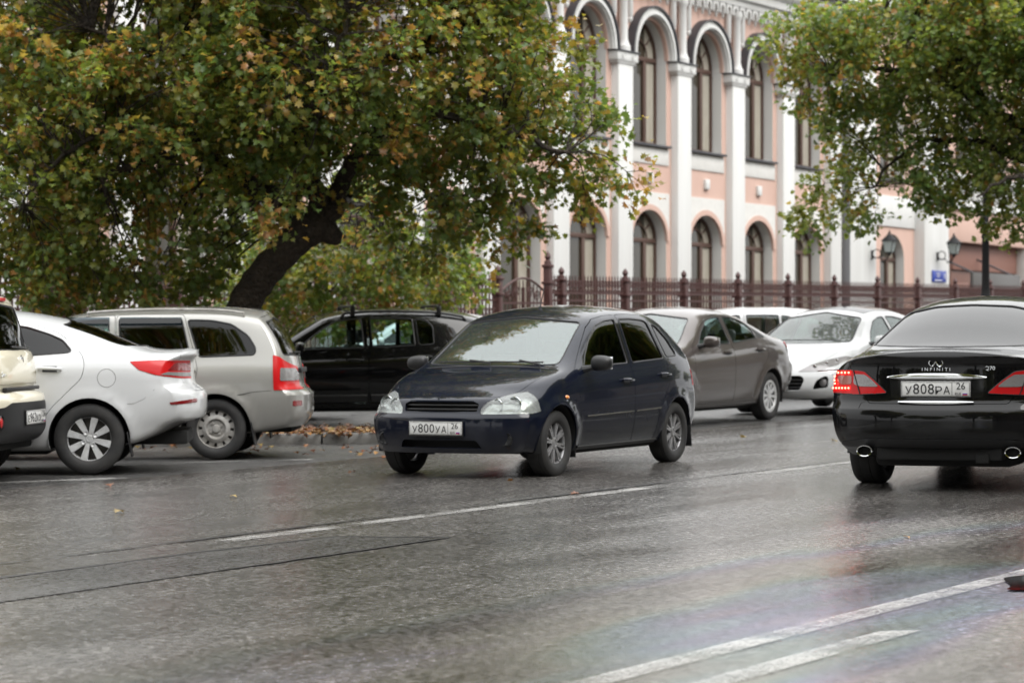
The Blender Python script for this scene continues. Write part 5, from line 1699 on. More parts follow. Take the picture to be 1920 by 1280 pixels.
# ================================================================== white saloon parked nose-in on the left
def saloon_spec(P):
    L = 4.37
    return dict(L=L, W=.85, cowl=1.02, fw=.82, wb=2.57, tr=.305, tw=.19, track=1.48, paint=P,
        zb=[(0, .22), (.5, .19), (3.4, .20), (3.8, .25), (4.1, .34), (L, .46)],
        zt=[(0, .70), (.3, .84), (.7, .92), (1.0, .975), (1.1, 1.005), (1.4, 1.195), (1.7, 1.35), (1.9, 1.405), (2.3, 1.44), (2.6, 1.425), (2.81, 1.40), (3.09, 1.35), (3.4, 1.265), (3.6, 1.185), (3.85, 1.095), (3.97, 1.068), (4.1, 1.062), (4.25, 1.068), (4.33, 1.07), (L, 1.055)],
        zr=[(0, .68), (.3, .81), (.7, .89), (1.02, .95), (1.3, 1.06), (1.6, 1.22), (1.85, 1.315), (2.3, 1.35), (2.6, 1.34), (2.81, 1.32), (3.09, 1.265), (3.4, 1.18), (3.6, 1.12), (3.85, 1.06), (4.0, 1.04), (L, 1.03)],
        wr=[(0, .56), (.6, .66), (1.02, .73), (1.4, .685), (1.8, .64), (2.4, .625), (3.0, .62), (3.5, .63), (3.85, .64), (4.1, .66), (L, .62)],
        zs=[(0, .66), (.4, .80), (1.0, .90), (1.6, .93), (2.5, .97), (3.2, 1.01), (3.7, 1.01), (4.1, .985), (L, .965)],
        plan=[(0, .94), (.5, .985), (1.2, 1), (3.5, 1), (4.0, .985), (L, .95)],
        pf=[(.2, .08), (.45, 0), (.7, .1), (.9, .2)], bf=.32, nf=2.5,
        pr=[(.4, .10), (.47, .02), (.55, .0), (.66, .0), (.71, .03), (.76, .10), (.95, .12), (1.02, .07), (1.06, .08)], br=.28, nr=2.6,
        r5=[(0, .1), (1.02, .09), (1.3, .05), (3.3, .05), (3.8, .10), (L, .10)], zc=.12, wc=.004,
        windows=dict(
            front_door=('side', [(1.42, .965), (1.62, 1.12), (1.85, 1.255), (2.1, 1.305), (2.28, 1.308), (2.30, .985)], .03),
            rear_door=('side', [(2.38, .99), (2.36, 1.308), (2.6, 1.302), (2.85, 1.27), (3.05, 1.205), (3.16, 1.155), (3.24, 1.065), (3.22, 1.045)], .03),
            screen=('screen', [(-.66, .985), (0, .97), (.66, .985), (.53, 1.29), (0, 1.355), (-.53, 1.29)], .04),
            rear=('rear', [(-.60, 1.10), (0, 1.09), (.60, 1.10), (.50, 1.285), (0, 1.345), (-.50, 1.285)], .04, 1.7)),
        panels={'door#rear': ('side', [(2.34, .26), (2.345, .98), (2.32, 1.345), (2.6, 1.338), (2.87, 1.305), (3.12, 1.222), (3.27, 1.10), (3.34, 1.02), (3.36, .93), (3.33, .82), (3.08, .58), (2.96, .42), (2.9, .26)], .04, .3, 1.3),
                'door#front': ('side', [(1.22, .26), (1.20, .60), (1.22, .93), (1.45, 1.06), (1.66, 1.19), (1.87, 1.295), (2.1, 1.343), (2.31, 1.347), (2.335, .98), (2.33, .26)], .04, .3, 1.3),
                'boot_lid': ('front', [(-.66, 1.2), (-.64, 1.02), (-.56, .95), (-.54, .80), (-.48, .70), (.48, .70), (.54, .80), (.56, .95), (.64, 1.02), (.66, 1.2)], .03, 3.93, 4.6)},
        glass=dict(front_door=G_TINT, rear_door=G_TINT, rear=G_TINT, screen=G_SCREEN))
def white_saloon():
    P = paint('white_paint', (0.58, 0.59, 0.60), 0.0, 0.3, dirt=(.42, .40, .37), dirt_amt=.30)
    sp = saloon_spec(P)
    c = Car(sp, 'saloon_car')
    c.body(); c.axle()
    c.wheels(style_blades(8), M_ALLOY, .20)
    for sg in (1, -1):
        rg = (.3, 1.2) if sg > 0 else (-1.2, -.3)
        tl = c.skin_patch('side', [(3.74, .964), (4.0, .974), (4.36, .957), (4.40, .80), (4.18, .812), (3.96, .848), (3.82, .892)], .012, 'tail_light', M_RED, .005, .02, rg)
        c.skin_patch('side', [(4.00, .850), (4.06, .872), (4.30, .858), (4.31, .822), (4.18, .828)], .006, 'clear_lens', M_CLEARL, .008, .01, rg, tl)
        c.skin_patch('side', [(4.06, .885), (4.12, .950), (4.30, .940), (4.31, .872)], .008, 'dark_lens', M_REDD, .008, .01, rg, tl)
        c.skin_patch('side', [(4.08, .610), (4.30, .635), (4.30, .602), (4.09, .588)], .004, 'reflector_strip', M_REDD, .004, .01, rg)
        c.skin_patch('side', [(3.86, .20), (4.02, .30), (4.16, .39), (4.30, .455), (4.45, .49), (4.45, .20)], .01, 'bumper_valance', M_BLACK, .004, .02, rg)
        c.handle(3.06, .905, P, sg); c.handle(2.12, .885, P, sg)
        MB().rbox((c.xo - 3.735, sg * .735, .25), (.012, .19, .22), .004, Matrix.Rotation(R(10), 3, 'Y')).build('mud_flap', M_BLACK, c.root)
        # window surround: dark film up to the small sail at the back
        mb = MB()
        # fuel flap
        if sg > 0:
            P_ = [c.side(3.545 + .078 * math.cos(a), .825 + .078 * math.sin(a), sg) for a in np.linspace(0, 2 * math.pi, 33)]
            c.ribbon([p[0] for p in P_], [p[1] for p in P_], .005, .0012, mb)
            mb.build('fuel_flap_seam', mat('seam_grey', (.16, .16, .16), .6), c.root)
        # bumper seam
        mb = MB(); P_ = [c.side(d, z, sg) for d, z in ((3.70, .60), (3.78, .605), (3.86, .64), (3.95, .72), (4.04, .83), (4.06, .86))]
        c.ribbon([p[0] for p in P_], [p[1] for p in P_], .004, .0012, mb); mb.build('bumper_seam', MATS['seam_grey'] if 'seam_grey' in MATS else M_BLACK, c.root)
        c.skin_patch('side', [(3.17, 1.19), (3.21, 1.18), (3.315, 1.055), (3.285, 1.05), (3.26, 1.07)], .006, 'sail_trim', mat('sail_white', (.55, .56, .57), .25, coat=1), .003, .01, rg)
    c.mirror(1.42, .965, P)
    l, n_ = c.rear(0, .84)
    c.plate(Vector((l.x - .012, 0, .85)), -1, 'А315КМ', '26') if False else None
    c.seats([(1.95, 'front'), (2.75, 'rear')])
    return c
WHITE = white_saloon()
WHITE.place_at((-1.285, .80), wpt(168, 23.2), 124, label='white saloon parked nose-in on the left, its red tail light towards the road')

# ================================================================== silver estate beside it
def silver_estate():
    P = paint('silver_paint', (0.36, 0.355, 0.335), 0.5, 0.38, dirt=(.22, .20, .18), dirt_amt=.5)
    sp = kalina_common(); L = 4.04
    sp.update(L=L, paint=P,
        zt=[(0, .685), (.12, .745), (.3, .81), (.6, .885), (.9, .940), (.98, .965), (1.2, 1.115), (1.45, 1.26), (1.68, 1.36), (1.8, 1.395), (2.05, 1.43), (2.4, 1.45), (2.8, 1.455), (3.2, 1.45), (3.6, 1.435), (L, 1.41)],
        zr=[(0, .675), (.12, .73), (.3, .79), (.6, .86), (.95, .925), (1.1, .995), (1.3, 1.115), (1.55, 1.25), (1.75, 1.33), (2.0, 1.365), (2.4, 1.385), (2.8, 1.39), (3.2, 1.385), (3.6, 1.365), (L, 1.335)],
        wr=[(0, .54), (.3, .60), (.6, .655), (.95, .725), (1.2, .72), (1.7, .695), (2.4, .69), (3.2, .685), (L, .66)],
        plan=[(0, .93), (.3, .97), (.7, .995), (1.2, 1.0), (2.8, 1.0), (3.5, .985), (L, .955)],
        pr=[(.28, .09), (.40, .01), (.48, .0), (.60, .0), (.635, .02), (.66, .085), (.80, .10), (.97, .14), (1.2, .26), (1.40, .43)], br=.18, nr=3.0, Lr=1.15, rr=.08,
        windows=dict(
            front_door=('side', [(1.30, .935), (1.40, 1.04), (1.58, 1.185), (1.76, 1.285), (1.95, 1.32), (2.16, 1.335), (2.185, .955)], .03),
            rear_door=('side', [(2.285, .958), (2.26, 1.337), (2.6, 1.34), (2.86, 1.338), (2.955, .965)], .025),
            quarter=('side', [(3.03, .968), (2.915, 1.325), (3.15, 1.318), (3.34, 1.28), (3.50, 1.17), (3.575, 1.05), (3.565, .985)], .04),
            screen=('screen', [(-.655, .965), (0, .945), (.655, .965), (.645, 1.05), (.61, 1.295), (0, 1.345), (-.61, 1.295), (-.645, 1.05)], .04),
            rear=('rear', [(-.63, .985), (0, .965), (.63, .985), (.565, 1.30), (0, 1.345), (-.565, 1.30)], .05, .9)),
        panels={'door#rear': ('side', [(2.24, .24), (2.245, .9), (2.235, 1.375), (2.5, 1.38), (2.885, 1.377), (3.0, .965), (3.025, .85), (3.00, .74), (2.80, .52), (2.74, .24)], .04, .3, 1.3),
                'door#front': ('side', [(1.16, .24), (1.12, .55), (1.09, .90), (1.20, .985), (1.42, 1.14), (1.62, 1.265), (1.78, 1.335), (2.00, 1.367), (2.225, 1.375), (2.235, .9), (2.23, .24)], .03, .3, 1.3),
                'tailgate': ('front', [(-.72, .66), (.72, .66), (.70, .95), (.645, 1.10), (.59, 1.345), (0, 1.39), (-.59, 1.345), (-.645, 1.10), (-.70, .95)], .03, 3.3, 4.4)},
        glass=dict(front_door=G_CLEAR, rear_door=G_TINT, quarter=G_TINT, screen=G_SCREEN, rear=G_TINT))
    c = Car(sp, 'estate_car')
    c.body(); c.axle()
    c.wheels(style_steel(12), M_STEEL, .193)
    M_DEF = glass('wind_deflector', (.10, .16, .20))
    for sg in (1, -1):
        rg = (.3, 1.2) if sg > 0 else (-1.2, -.3)
        tl = c.skin_patch('side', [(3.735, .985), (3.79, .965), (3.84, .92), (3.96, .84), (4.1, .81), (4.1, .645), (3.745, .65)], .012, 'tail_light', M_RED, .006, .02, rg)
        c.skin_patch('side', [(3.80, .86), (3.91, .85), (3.95, .76), (3.93, .735), (3.80, .738)], .012, 'clear_lens', M_CLEARL, .010, .01, rg, tl)
        c.skin_patch('side', [(3.92, .545), (3.99, .545), (3.99, .495), (3.92, .495)], .006, 'reflector', M_REDD, .004, .01, rg)
        c.handle(2.90, .835, M_BLACK, sg); c.handle(2.08, .80, M_BLACK, sg)
        MB().rbox((c.xo - 3.545, sg * .72, .24), (.012, .20, .22), .004, Matrix.Rotation(R(8), 3, 'Y')).build('mud_flap', M_BLACK, c.root)
        mb = MB(); P_ = [c.side(d, z, sg) for d, z in ((3.40, .605), (3.55, .635), (3.72, .645))]
        c.ribbon([p[0] for p in P_], [p[1] for p in P_], .005, .0012, mb); mb.build('bumper_seam', M_BLACK, c.root)
        # wind deflectors over the side windows
        for a, b in ((2.27, 2.86), (1.70, 2.17)):
            rows = []
            for d in np.linspace(a, b, 8):
                rows.append([c.side(d, z, sg)[0] + c.side(d, z, sg)[1] * (.012 + (1.345 - z) * .35) for z in (1.345, 1.315, 1.285)])
            MB().grid(rows).build('wind_deflector', M_DEF, c.root)
        # roof rails
        P_ = [c.top(d, sg * .65)[0] + Vector((0, 0, .035)) for d in np.linspace(1.95, 3.45, 12)]
        P_ = [P_[0] - Vector((0, 0, .035))] + P_ + [P_[-1] - Vector((0, 0, .035))]
        MB().tube(P_, .012, 8).build('roof_rail', M_STEEL, c.root)
        P_ = [c.side(d, .50, sg) for d in np.linspace(1.26, 2.76, 16)]
    c.mirror(1.30, .935, M_BLACK)
    l, n_ = c.rear(0, .78)
    MB().rbox((l.x - .006, 0, .83), (.03, .55, .05), .01).build('tailgate_trim', M_BLACK, c.root)
    w = [c.rear(y, 1.0 + .02 * (y + .1))[0] + Vector((-.02, 0, 0)) for y in np.linspace(-.1, .35, 6)]
    MB().tube(w, .008, 6).build('wiper', M_BLACK, c.root)
    c.seats([(1.85, 'front'), (2.65, 'rear')])
    return c
c = silver_estate()
c.place_at((-1.235, .79), wpt(405, 25.6), 119, label='silver estate car with steel wheels and roof rails parked beside the white saloon')

# ================================================================== black hatchback with roof rails, behind the kerb
def black_crossover(name, P):
    L = 4.08
    sp = dict(L=L, W=.865, cowl=.98, fw=.80, wb=2.59, tr=.315, tw=.195, track=1.50, paint=P,
        zb=[(0, .24), (.5, .22), (3.4, .22), (L, .32)],
        zt=[(0, .76), (.3, .88), (.7, .95), (.95, .99), (1.05, 1.03), (1.4, 1.25), (1.7, 1.41), (1.9, 1.455), (2.3, 1.49), (2.8, 1.49), (3.3, 1.465), (3.6, 1.435), (L, 1.38)],
        zr=[(0, .74), (.3, .85), (.7, .92), (.98, .96), (1.2, 1.07), (1.5, 1.24), (1.75, 1.36), (2.0, 1.395), (2.4, 1.415), (3.0, 1.41), (3.5, 1.37), (L, 1.29)],
        wr=[(0, .58), (.6, .68), (.98, .75), (1.3, .71), (1.7, .67), (2.4, .665), (3.2, .65), (L, .62)],
        zs=[(0, .70), (.4, .84), (.9, .92), (1.6, .945), (2.5, .97), (3.3, 1.00), (L, 1.0)],
        plan=[(0, .94), (.4, .98), (1.0, 1.0), (3.1, 1.0), (3.6, .985), (L, .955)],
        pf=[(.2, .08), (.45, 0), (.7, .08), (.9, .2)], bf=.30, nf=2.6,
        pr=[(.3, .08), (.45, 0), (.62, 0), (.68, .06), (.95, .10), (1.2, .22), (1.38, .36)], br=.20, nr=2.8,
        windows=dict(
            front_door=('side', [(1.33, .975), (1.48, 1.10), (1.66, 1.235), (1.82, 1.325), (2.0, 1.35), (2.15, 1.355), (2.17, .99)], .025),
            rear_door=('side', [(2.28, .995), (2.26, 1.357), (2.6, 1.358), (2.80, 1.352), (2.82, 1.015)], .025),
            quarter=('side', [(2.865, 1.02), (2.845, 1.348), (2.98, 1.335), (3.06, 1.25), (3.06, 1.03)], .03),
            screen=('screen', [(-.68, 1.0), (0, .99), (.68, 1.0), (.55, 1.33), (0, 1.40), (-.55, 1.33)], .04),
            rear=('rear', [(-.58, 1.03), (0, 1.02), (.58, 1.03), (.52, 1.27), (0, 1.34), (-.52, 1.27)], .05, .8)),
        panels={'door#front': ('side', [(1.20, .30), (1.17, .60), (1.15, .95), (1.32, 1.035), (1.52, 1.185), (1.70, 1.31), (1.86, 1.385), (2.05, 1.398), (2.215, 1.402), (2.225, .98), (2.22, .30)], .03, .3, 1.3),
                'door#rear': ('side', [(2.23, .30), (2.235, .98), (2.225, 1.402), (2.6, 1.402), (2.95, 1.39), (3.10, 1.28), (3.12, 1.0), (3.06, .80), (2.86, .60), (2.80, .30)], .04, .3, 1.3)},
        glass=dict(front_door=G_SEE, rear_door=G_SEE, quarter=G_SEE, screen=G_SEE, rear=G_SEE))
    c = Car(sp, name)
    c.body(); c.axle()
    c.wheels(style_cap(8), M_ALLOYD, .205)
    for sg in (1, -1):
        rg = (.3, 1.2) if sg > 0 else (-1.2, -.3)
        c.handle(2.06, .835, M_BLACK, sg); c.handle(2.93, .87, M_BLACK, sg)
        P_ = [c.top(d, sg * .64)[0] + Vector((0, 0, .045)) for d in np.linspace(1.95, 3.45, 12)]
        P_ = [P_[0] - Vector((-.05, 0, .05))] + P_ + [P_[-1] - Vector((.05, 0, .05))]
        rr_ = MB().tube(P_, .017, 8).build('roof_rail', M_BLACK, c.root)
        for d in (2.05, 3.15):
            l = c.top(d, sg * .64)[0]
            MB().rbox(l + Vector((0, 0, .07)), (.06, .05, .13), .015).build('rail_clamp', M_BLACK, rr_)
        c.side_strip([(1.25, .36), (2.2, .36)], .10, .012, 'sill_moulding', M_BLACK, sg)
        c.side_strip([(2.25, .36), (2.78, .36)], .10, .012, 'sill_moulding', M_BLACK, sg)
        c.skin_patch('side', [(3.65, .98), (3.8, .99), (4.2, .9), (4.2, .66), (3.85, .68)], .02, 'tail_light', M_RED, .005, .02, rg)
        c.skin_patch('side', [(.05, .76), (.42, .83), (.50, .80), (.40, .68), (.05, .66)], .02, 'headlight', M_CLEARL, .005, .02, rg)
    for d in (2.05, 3.15):
        P_ = [Vector((c.xo - d, y, c.top(d, .60)[0].z + .105)) for y in (-.66, 0, .66)]
        MB().tube(P_, .016, 8).build('roof_bar', M_BLACK, c.root)
    c.mirror(1.33, .975, P)
    for d in (1.0,):
        l, n_ = c.front(0, .5)
        MB().rbox((l.x - .01, 0, .47), (.05, 1.1, .2), .03).build('front_grille', M_BLACK, c.root)
    c.seats([(1.85, 'front'), (2.65, 'rear')])
    return c
B1 = paint('dull_black_paint', (0.004, 0.004, 0.0045), 0.0, 0.35, dirt=(.015, .015, .015))
c = black_crossover('crossover_car', B1)
CROSS = c
c.place_at((c.xo - 2.22, .86), wpt(693, 33.0), 131, scale=.98, label='black car with roof rails parked sideways behind the leaf-strewn kerb')

# ================================================================== grey-brown saloon parked along the far side
def brown_saloon():
    P = paint('grey_brown_paint', (0.092, 0.078, 0.073), 0.45, 0.35, dirt=(.10, .09, .085))
    L = 4.405
    sp = saloon_spec(P)
    sp.update(L=L, W=.865, fw=.83, wb=2.60, tr=.308, track=1.50,
        zb=[(0, .22), (.5, .19), (3.4, .20), (3.9, .26), (L, .36)],
        zt=[(0, .72), (.3, .85), (.7, .93), (1.0, .985), (1.1, 1.015), (1.4, 1.205), (1.7, 1.365), (1.9, 1.42), (2.3, 1.455), (2.6, 1.445), (2.9, 1.41), (3.15, 1.355), (3.4, 1.285), (3.65, 1.195), (3.9, 1.11), (4.05, 1.085), (4.25, 1.09), (4.36, 1.085), (L, 1.06)],
        zr=[(0, .70), (.3, .82), (.7, .90), (1.02, .955), (1.3, 1.075), (1.6, 1.235), (1.85, 1.33), (2.3, 1.365), (2.6, 1.36), (2.9, 1.32), (3.15, 1.265), (3.4, 1.20), (3.65, 1.13), (3.9, 1.075), (4.1, 1.055), (L, 1.03)],
        windows=dict(
            front_door=('side', [(1.44, .975), (1.64, 1.13), (1.87, 1.27), (2.1, 1.315), (2.28, 1.32), (2.30, .99)], .03),
            rear_door=('side', [(2.40, .995), (2.38, 1.322), (2.6, 1.318), (2.85, 1.29), (3.05, 1.225), (3.14, 1.16), (3.12, 1.05)], .03),
            screen=('screen', [(-.66, .99), (0, .975), (.66, .99), (.53, 1.305), (0, 1.37), (-.53, 1.305)], .04),
            rear=('rear', [(-.60, 1.115), (0, 1.10), (.60, 1.115), (.50, 1.30), (0, 1.36), (-.50, 1.30)], .04, 1.7)),
        panels={k: v for k, v in sp['panels'].items() if k != 'boot_lid'},
        glass=dict(front_door=G_SEE, rear_door=G_SEE, rear=G_SEE, screen=G_SCREEN))
    c = Car(sp, 'saloon_car')
    c.body(); c.axle()
    c.wheels(style_cap(10), M_ALLOY, .205)
    for sg in (1, -1):
        rg = (.3, 1.2) if sg > 0 else (-1.2, -.3)
        c.skin_patch('side', [(3.98, .985), (4.15, .995), (4.45, .98), (4.45, .84), (4.22, .85), (4.08, .91)], .015, 'tail_light', M_RED, .006, .02, rg)
        c.skin_patch('side', [(3.17, 1.19), (3.24, 1.16), (3.42, 1.075), (3.36, 1.05), (3.17, 1.05)], .008, 'sail_trim', M_BLACK, .002, .01, rg)
        c.skin_patch('side', [(.06, .74), (.45, .83), (.55, .80), (.45, .70), (.06, .64)], .02, 'headlight', M_CLEARL, .005, .02, rg)
        c.handle(3.08, .90, P, sg); c.handle(2.14, .875, P, sg)
    c.mirror(1.44, .98, P, size=(.12, .21, .14))
    l, n_ = c.front(0, .5)
    MB().rbox((l.x - .02, 0, .45), (.05, 1.0, .2), .03).build('front_grille', M_BLACK, c.root)
    c.seats([(1.95, 'front'), (2.75, 'rear')], M_SEATL)
    return c
c = brown_saloon()
c.place_at((-1.30, .80), wpt(1440, 34.6), 180, label='grey-brown saloon parked along the far side, behind the dark blue hatchback')

# ================================================================== white hatchback behind it, facing us
def white_hatch():
    P = MATS['white_paint']
    L = 4.276
    sp = dict(L=L, W=.89, cowl=1.05, fw=.92, wb=2.61, tr=.315, tw=.205, track=1.53, paint=P,
        zb=[(0, .22), (.5, .19), (3.4, .20), (L, .30)],
        zt=[(0, .70), (.15, .76), (.4, .84), (.8, .92), (1.05, .965), (1.2, 1.03), (1.5, 1.20), (1.85, 1.365), (2.05, 1.42), (2.4, 1.46), (2.9, 1.46), (3.4, 1.42), (3.7, 1.37), (L, 1.27)],
        zr=[(0, .66), (.15, .73), (.4, .81), (.8, .89), (1.05, .935), (1.3, 1.03), (1.6, 1.18), (1.9, 1.305), (2.15, 1.35), (2.5, 1.375), (3.0, 1.37), (3.5, 1.32), (L, 1.19)],
        wr=[(0, .52), (.3, .60), (.7, .68), (1.05, .76), (1.35, .71), (1.85, .62), (2.4, .60), (3.2, .59), (L, .57)],
        zs=[(0, .64), (.15, .69), (.4, .78), (.9, .875), (1.4, .915), (2.4, .95), (3.3, .99), (L, 1.0)],
        plan=[(0, .93), (.4, .98), (1.0, 1.0), (3.1, 1.0), (3.7, .98), (L, .95)],
        pf=[(.2, .10), (.28, .03), (.36, .0), (.5, .02), (.6, .07), (.70, .16), (.78, .25)], bf=.38, nf=2.4,
        pr=[(.3, .08), (.45, 0), (.62, 0), (.68, .05), (.95, .08), (1.2, .2), (1.3, .28)], br=.20, nr=2.8, Lf=1.25,
        windows=dict(
            front_door=('side', [(1.55, .955), (1.75, 1.10), (2.0, 1.245), (2.25, 1.305), (2.42, 1.315), (2.45, .975)], .03),
            rear_door=('side', [(2.54, .98), (2.52, 1.318), (2.8, 1.315), (3.1, 1.28), (3.3, 1.18), (3.34, 1.03)], .03),
            screen=('screen', [(-.69, .965), (0, .955), (.69, .965), (.565, 1.30), (0, 1.385), (-.565, 1.30)], .05),
            rear=('rear', [(-.58, 1.03), (.58, 1.03), (.50, 1.23), (-.50, 1.23)], .05, .8)),
        holes=dict(mouth=('front', [(-.40, .33), (.40, .33), (.46, .47), (.42, .53), (-.42, .53), (-.46, .47)], .04, -.2, .4),
                   fogl=('front', [(.56, .34), (.74, .37), (.74, .50), (.70, .53), (.60, .46)], .03, -.2, .6),
                   fogr=('front', [(-.56, .34), (-.74, .37), (-.74, .50), (-.70, .53), (-.60, .46)], .03, -.2, .6)),
        panels={'bonnet': ('top', [(.30, -.40), (.27, 0), (.30, .40), (.42, .60), (.70, .70), (1.04, .75), (1.0, .4), (.985, 0), (1.0, -.4), (1.04, -.75), (.70, -.70), (.42, -.60)], .05, .6, 1.2)},
        glass=dict(screen=glass('hazy_windscreen', (.5, .56, .54), 1.75, dirt=.12)))
    c = Car(sp, 'hatchback_car')
    c.body(); c.axle()
    c.wheels(style_cap(8), M_ALLOY, .215)
    MB().rbox((c.xo - .30, 0, .43), (.02, 1.0, .26), .01).build('front_grille', M_UNDER, c.root)
    for z in (.37, .42, .47):
        P_ = [c.front(y, z)[0] - Vector((.05, 0, 0)) for y in np.linspace(-.42, .42, 9)]
        MB().tube(P_, .01, 6).build('grille_bar', M_BLACK, c.root)
    for sg in (1, -1):
        hl = c.skin_patch('front', [(sg * y, z) for y, z in ((.36, .575), (.48, .665), (.64, .735), (.82, .785), (.87, .76), (.78, .66), (.60, .585))], .02, 'headlight', M_CLEARL, .004, .02, (-.2, .9))
        for y, z in ((.55, .645), (.66, .685), (.75, .72)):
            l, n_ = c.front(sg * y, z)
            MB().lathe([(.03, -.005), (.028, .012), (.015, .016), (0, .012)], 14, 'x').build('reflector_bowl', M_CHROME, hl, loc=l)
        l, n_ = c.front(sg * .66, .43)
        MB().rbox((l.x - .12, sg * .66, .43), (.02, .24, .24), .01).build('fog_niche', M_UNDER, c.root)
        fg = MB().lathe([(.055, -.05), (.05, .0), (.03, .012), (0, .012)], 16, 'x').build('fog_light', M_CLEARL, c.root, loc=(l.x - .06, sg * .66, .43))
    lp, _ = c.front(0, .40)
    c.plate(Vector((lp.x + .012, 0, .40)), 1, 'А308ОР', '26')
    b = MB(); l, n_ = c.front(0, .625)
    b.rbox((l.x + .006, 0, .625), (.02, .07, .075), .015).build('badge', M_CHROME, c.root)
    # dark glass roof
    rows = [[c.top(d, y)[0] + Vector((0, 0, .004)) for y in np.linspace(-.52, .52, 11)] for d in np.linspace(2.02, 3.3, 12)]
    MB().grid(rows).build('glass_roof', M_GLOSSBLACK, c.root)
    c.mirror(1.52, .955, P)
    l = c.top(1.08, .3)[0]
    MB().rbox(c.top(1.25, .33)[0] + Vector((-.05, 0, -.10)), (.02, .28, .05), .01).build('paper_slip', mat('paper', (.7, .7, .68), .8), c.root)
    w = [c.top(1.10 + .03 * (y / .6) ** 2, y)[0] + Vector((0, 0, .018)) for y in np.linspace(.55, -.5, 8)]
    MB().tube(w, .007, 6).build('wiper', M_BLACK, c.root)
    c.seats([(2.1, 'front'), (2.95, 'rear')], M_SEATL)
    return c
c = white_hatch()
c.place(35.3, 15.08, 180, label='white hatchback with dark glass roof parked facing us behind the grey-brown saloon')

# ================================================================== cream hatchback cut by the left edge
def cream_hatch():
    P = paint('cream_paint', (0.62, 0.58, 0.46), 0.0, 0.35, dirt=(.3, .27, .22), dirt_amt=.3)
    L = 4.10
    sp = dict(L=L, W=.885, cowl=.95, fw=.80, wb=2.55, tr=.32, tw=.205, track=1.55, paint=P,
        zb=[(0, .24), (.5, .22), (3.3, .23), (L, .33)],
        zt=[(0, .80), (.4, .95), (.9, 1.03), (1.2, 1.20), (1.6, 1.45), (1.9, 1.55), (2.4, 1.59), (3.0, 1.585), (3.6, 1.56), (L, 1.53)],
        zr=[(0, .78), (.4, .92), (.9, 1.0), (1.3, 1.18), (1.65, 1.41), (2.0, 1.48), (3.0, 1.50), (3.6, 1.48), (L, 1.44)],
        wr=[(0, .60), (.6, .72), (.95, .77), (1.3, .72), (1.8, .65), (3.0, .64), (L, .60)],
        zs=[(0, .76), (.4, .88), (.9, .96), (2.0, 1.0), (3.2, 1.06), (L, 1.06)],
        plan=[(0, .94), (.4, .98), (1.0, 1.0), (3.2, 1.0), (3.7, .985), (L, .95)],
        pf=[(.2, .08), (.45, 0), (.7, .06), (.9, .2)], bf=.28, nf=2.6,
        pr=[(.3, .14), (.36, .04), (.45, .0), (.60, .0), (.72, .01), (.735, .10), (.78, .12), (.80, .07), (1.05, .11), (1.08, .15), (1.3, .22), (1.5, .30)], br=.22, nr=2.8,
        windows=dict(
            rear_door=('side', [(2.3, 1.06), (2.28, 1.43), (2.7, 1.43), (3.0, 1.41), (3.05, 1.10)], .03),
            front_door=('side', [(1.3, 1.04), (1.65, 1.34), (1.85, 1.42), (2.18, 1.43), (2.2, 1.055)], .03),
            screen=('screen', [(-.68, 1.05), (0, 1.04), (.68, 1.05), (.58, 1.42), (0, 1.48), (-.58, 1.42)], .05),
            rear=('rear', [(-.66, 1.09), (0, 1.08), (.66, 1.09), (.58, 1.43), (0, 1.46), (-.58, 1.43)], .06, .9)),
        panels={'tailgate': ('front', [(-.76, .80), (.76, .80), (.74, 1.05), (.64, 1.455), (0, 1.49), (-.64, 1.455), (-.74, 1.05)], .04, 3.4, 4.5)},
        glass=dict(rear=G_MED))
    c = Car(sp, 'hatchback_car')
    c.body(); c.axle()
    c.wheels(style_cap(8), M_ALLOYD, .215)
    c.skin_patch('front', [(-.98, .25), (.98, .25), (.98, .60), (.55, .62), (.45, .655), (-.45, .655), (-.55, .62), (-.98, .60)], .03, 'bumper_cladding', M_BLACK, .006, .02, (3.3, 4.6))
    l, _ = c.rear(0, .53)
    c.plate(Vector((l.x - .016, -.05, .525)), -1, 'Е962КО', '126')
    for sg in (1, -1):
        l, n_ = c.rear(.62, .50) if sg > 0 else (c.rear(.62, .50)[0] + Vector((.2, 0, 0)), n_)
        fr_ = MB().lathe([(.055, -.012), (.06, .0), (.055, .006), (.046, .004)], 20, 'x').build('fog_ring', M_GLOSSBLACK, c.root, loc=l + n_ * .012)
        q = MB().lathe([(.047, .0), (.03, .008), (0, .010)], 20, 'x'); q.v = [(-x, y, z) for x, y, z in q.v]
        q.build('fog_light', M_RED, fr_)
        rg = (.3, 1.2) if sg > 0 else (-1.2, -.3)
        c.skin_patch('front', [(sg * .67, 1.42), (sg * .72, 1.1), (sg * .9, 1.1), (sg * .9, 1.42)], .02, 'tail_light', M_RED, .006, .02, (3.3, 4.6))
    l, n_ = c.rear(0, .985)
    MB().lathe([(.055, -.004), (.05, .008), (.04, .004), (0, .006)], 20, 'x').build('badge', M_CHROME, c.root, loc=l)
    l, n_ = c.rear(0, .77)
    MB().rbox((l.x - .004, 0, .762), (.04, .9, .03), .008).build('step_trim', M_BLACK, c.root)
    w = [c.rear(y, 1.10 + .03 * (y + .2))[0] + Vector((-.02, 0, 0)) for y in np.linspace(-.5, .1, 6)]
    MB().tube(w, .010, 6).build('wiper', M_BLACK, c.root)
    l, n_ = c.rear(0, 1.49)
    MB().rbox((l.x - .01, 0, 1.50), (.02, .35, .03), .005).build('brake_light', M_RED, c.root)
    m = Matrix(((0, 0, -1, 0), (-1, 0, 0, 0), (0, 1, 0, 0), (0, 0, 0, 1)))
    l, n_ = c.rear(.42, .89); m.translation = Vector((l.x - .003, .42, .885))
    link('lettering', text_mesh('S o u l', .06, M_CHROME, .003, 'CENTER'), c.root, m=m)
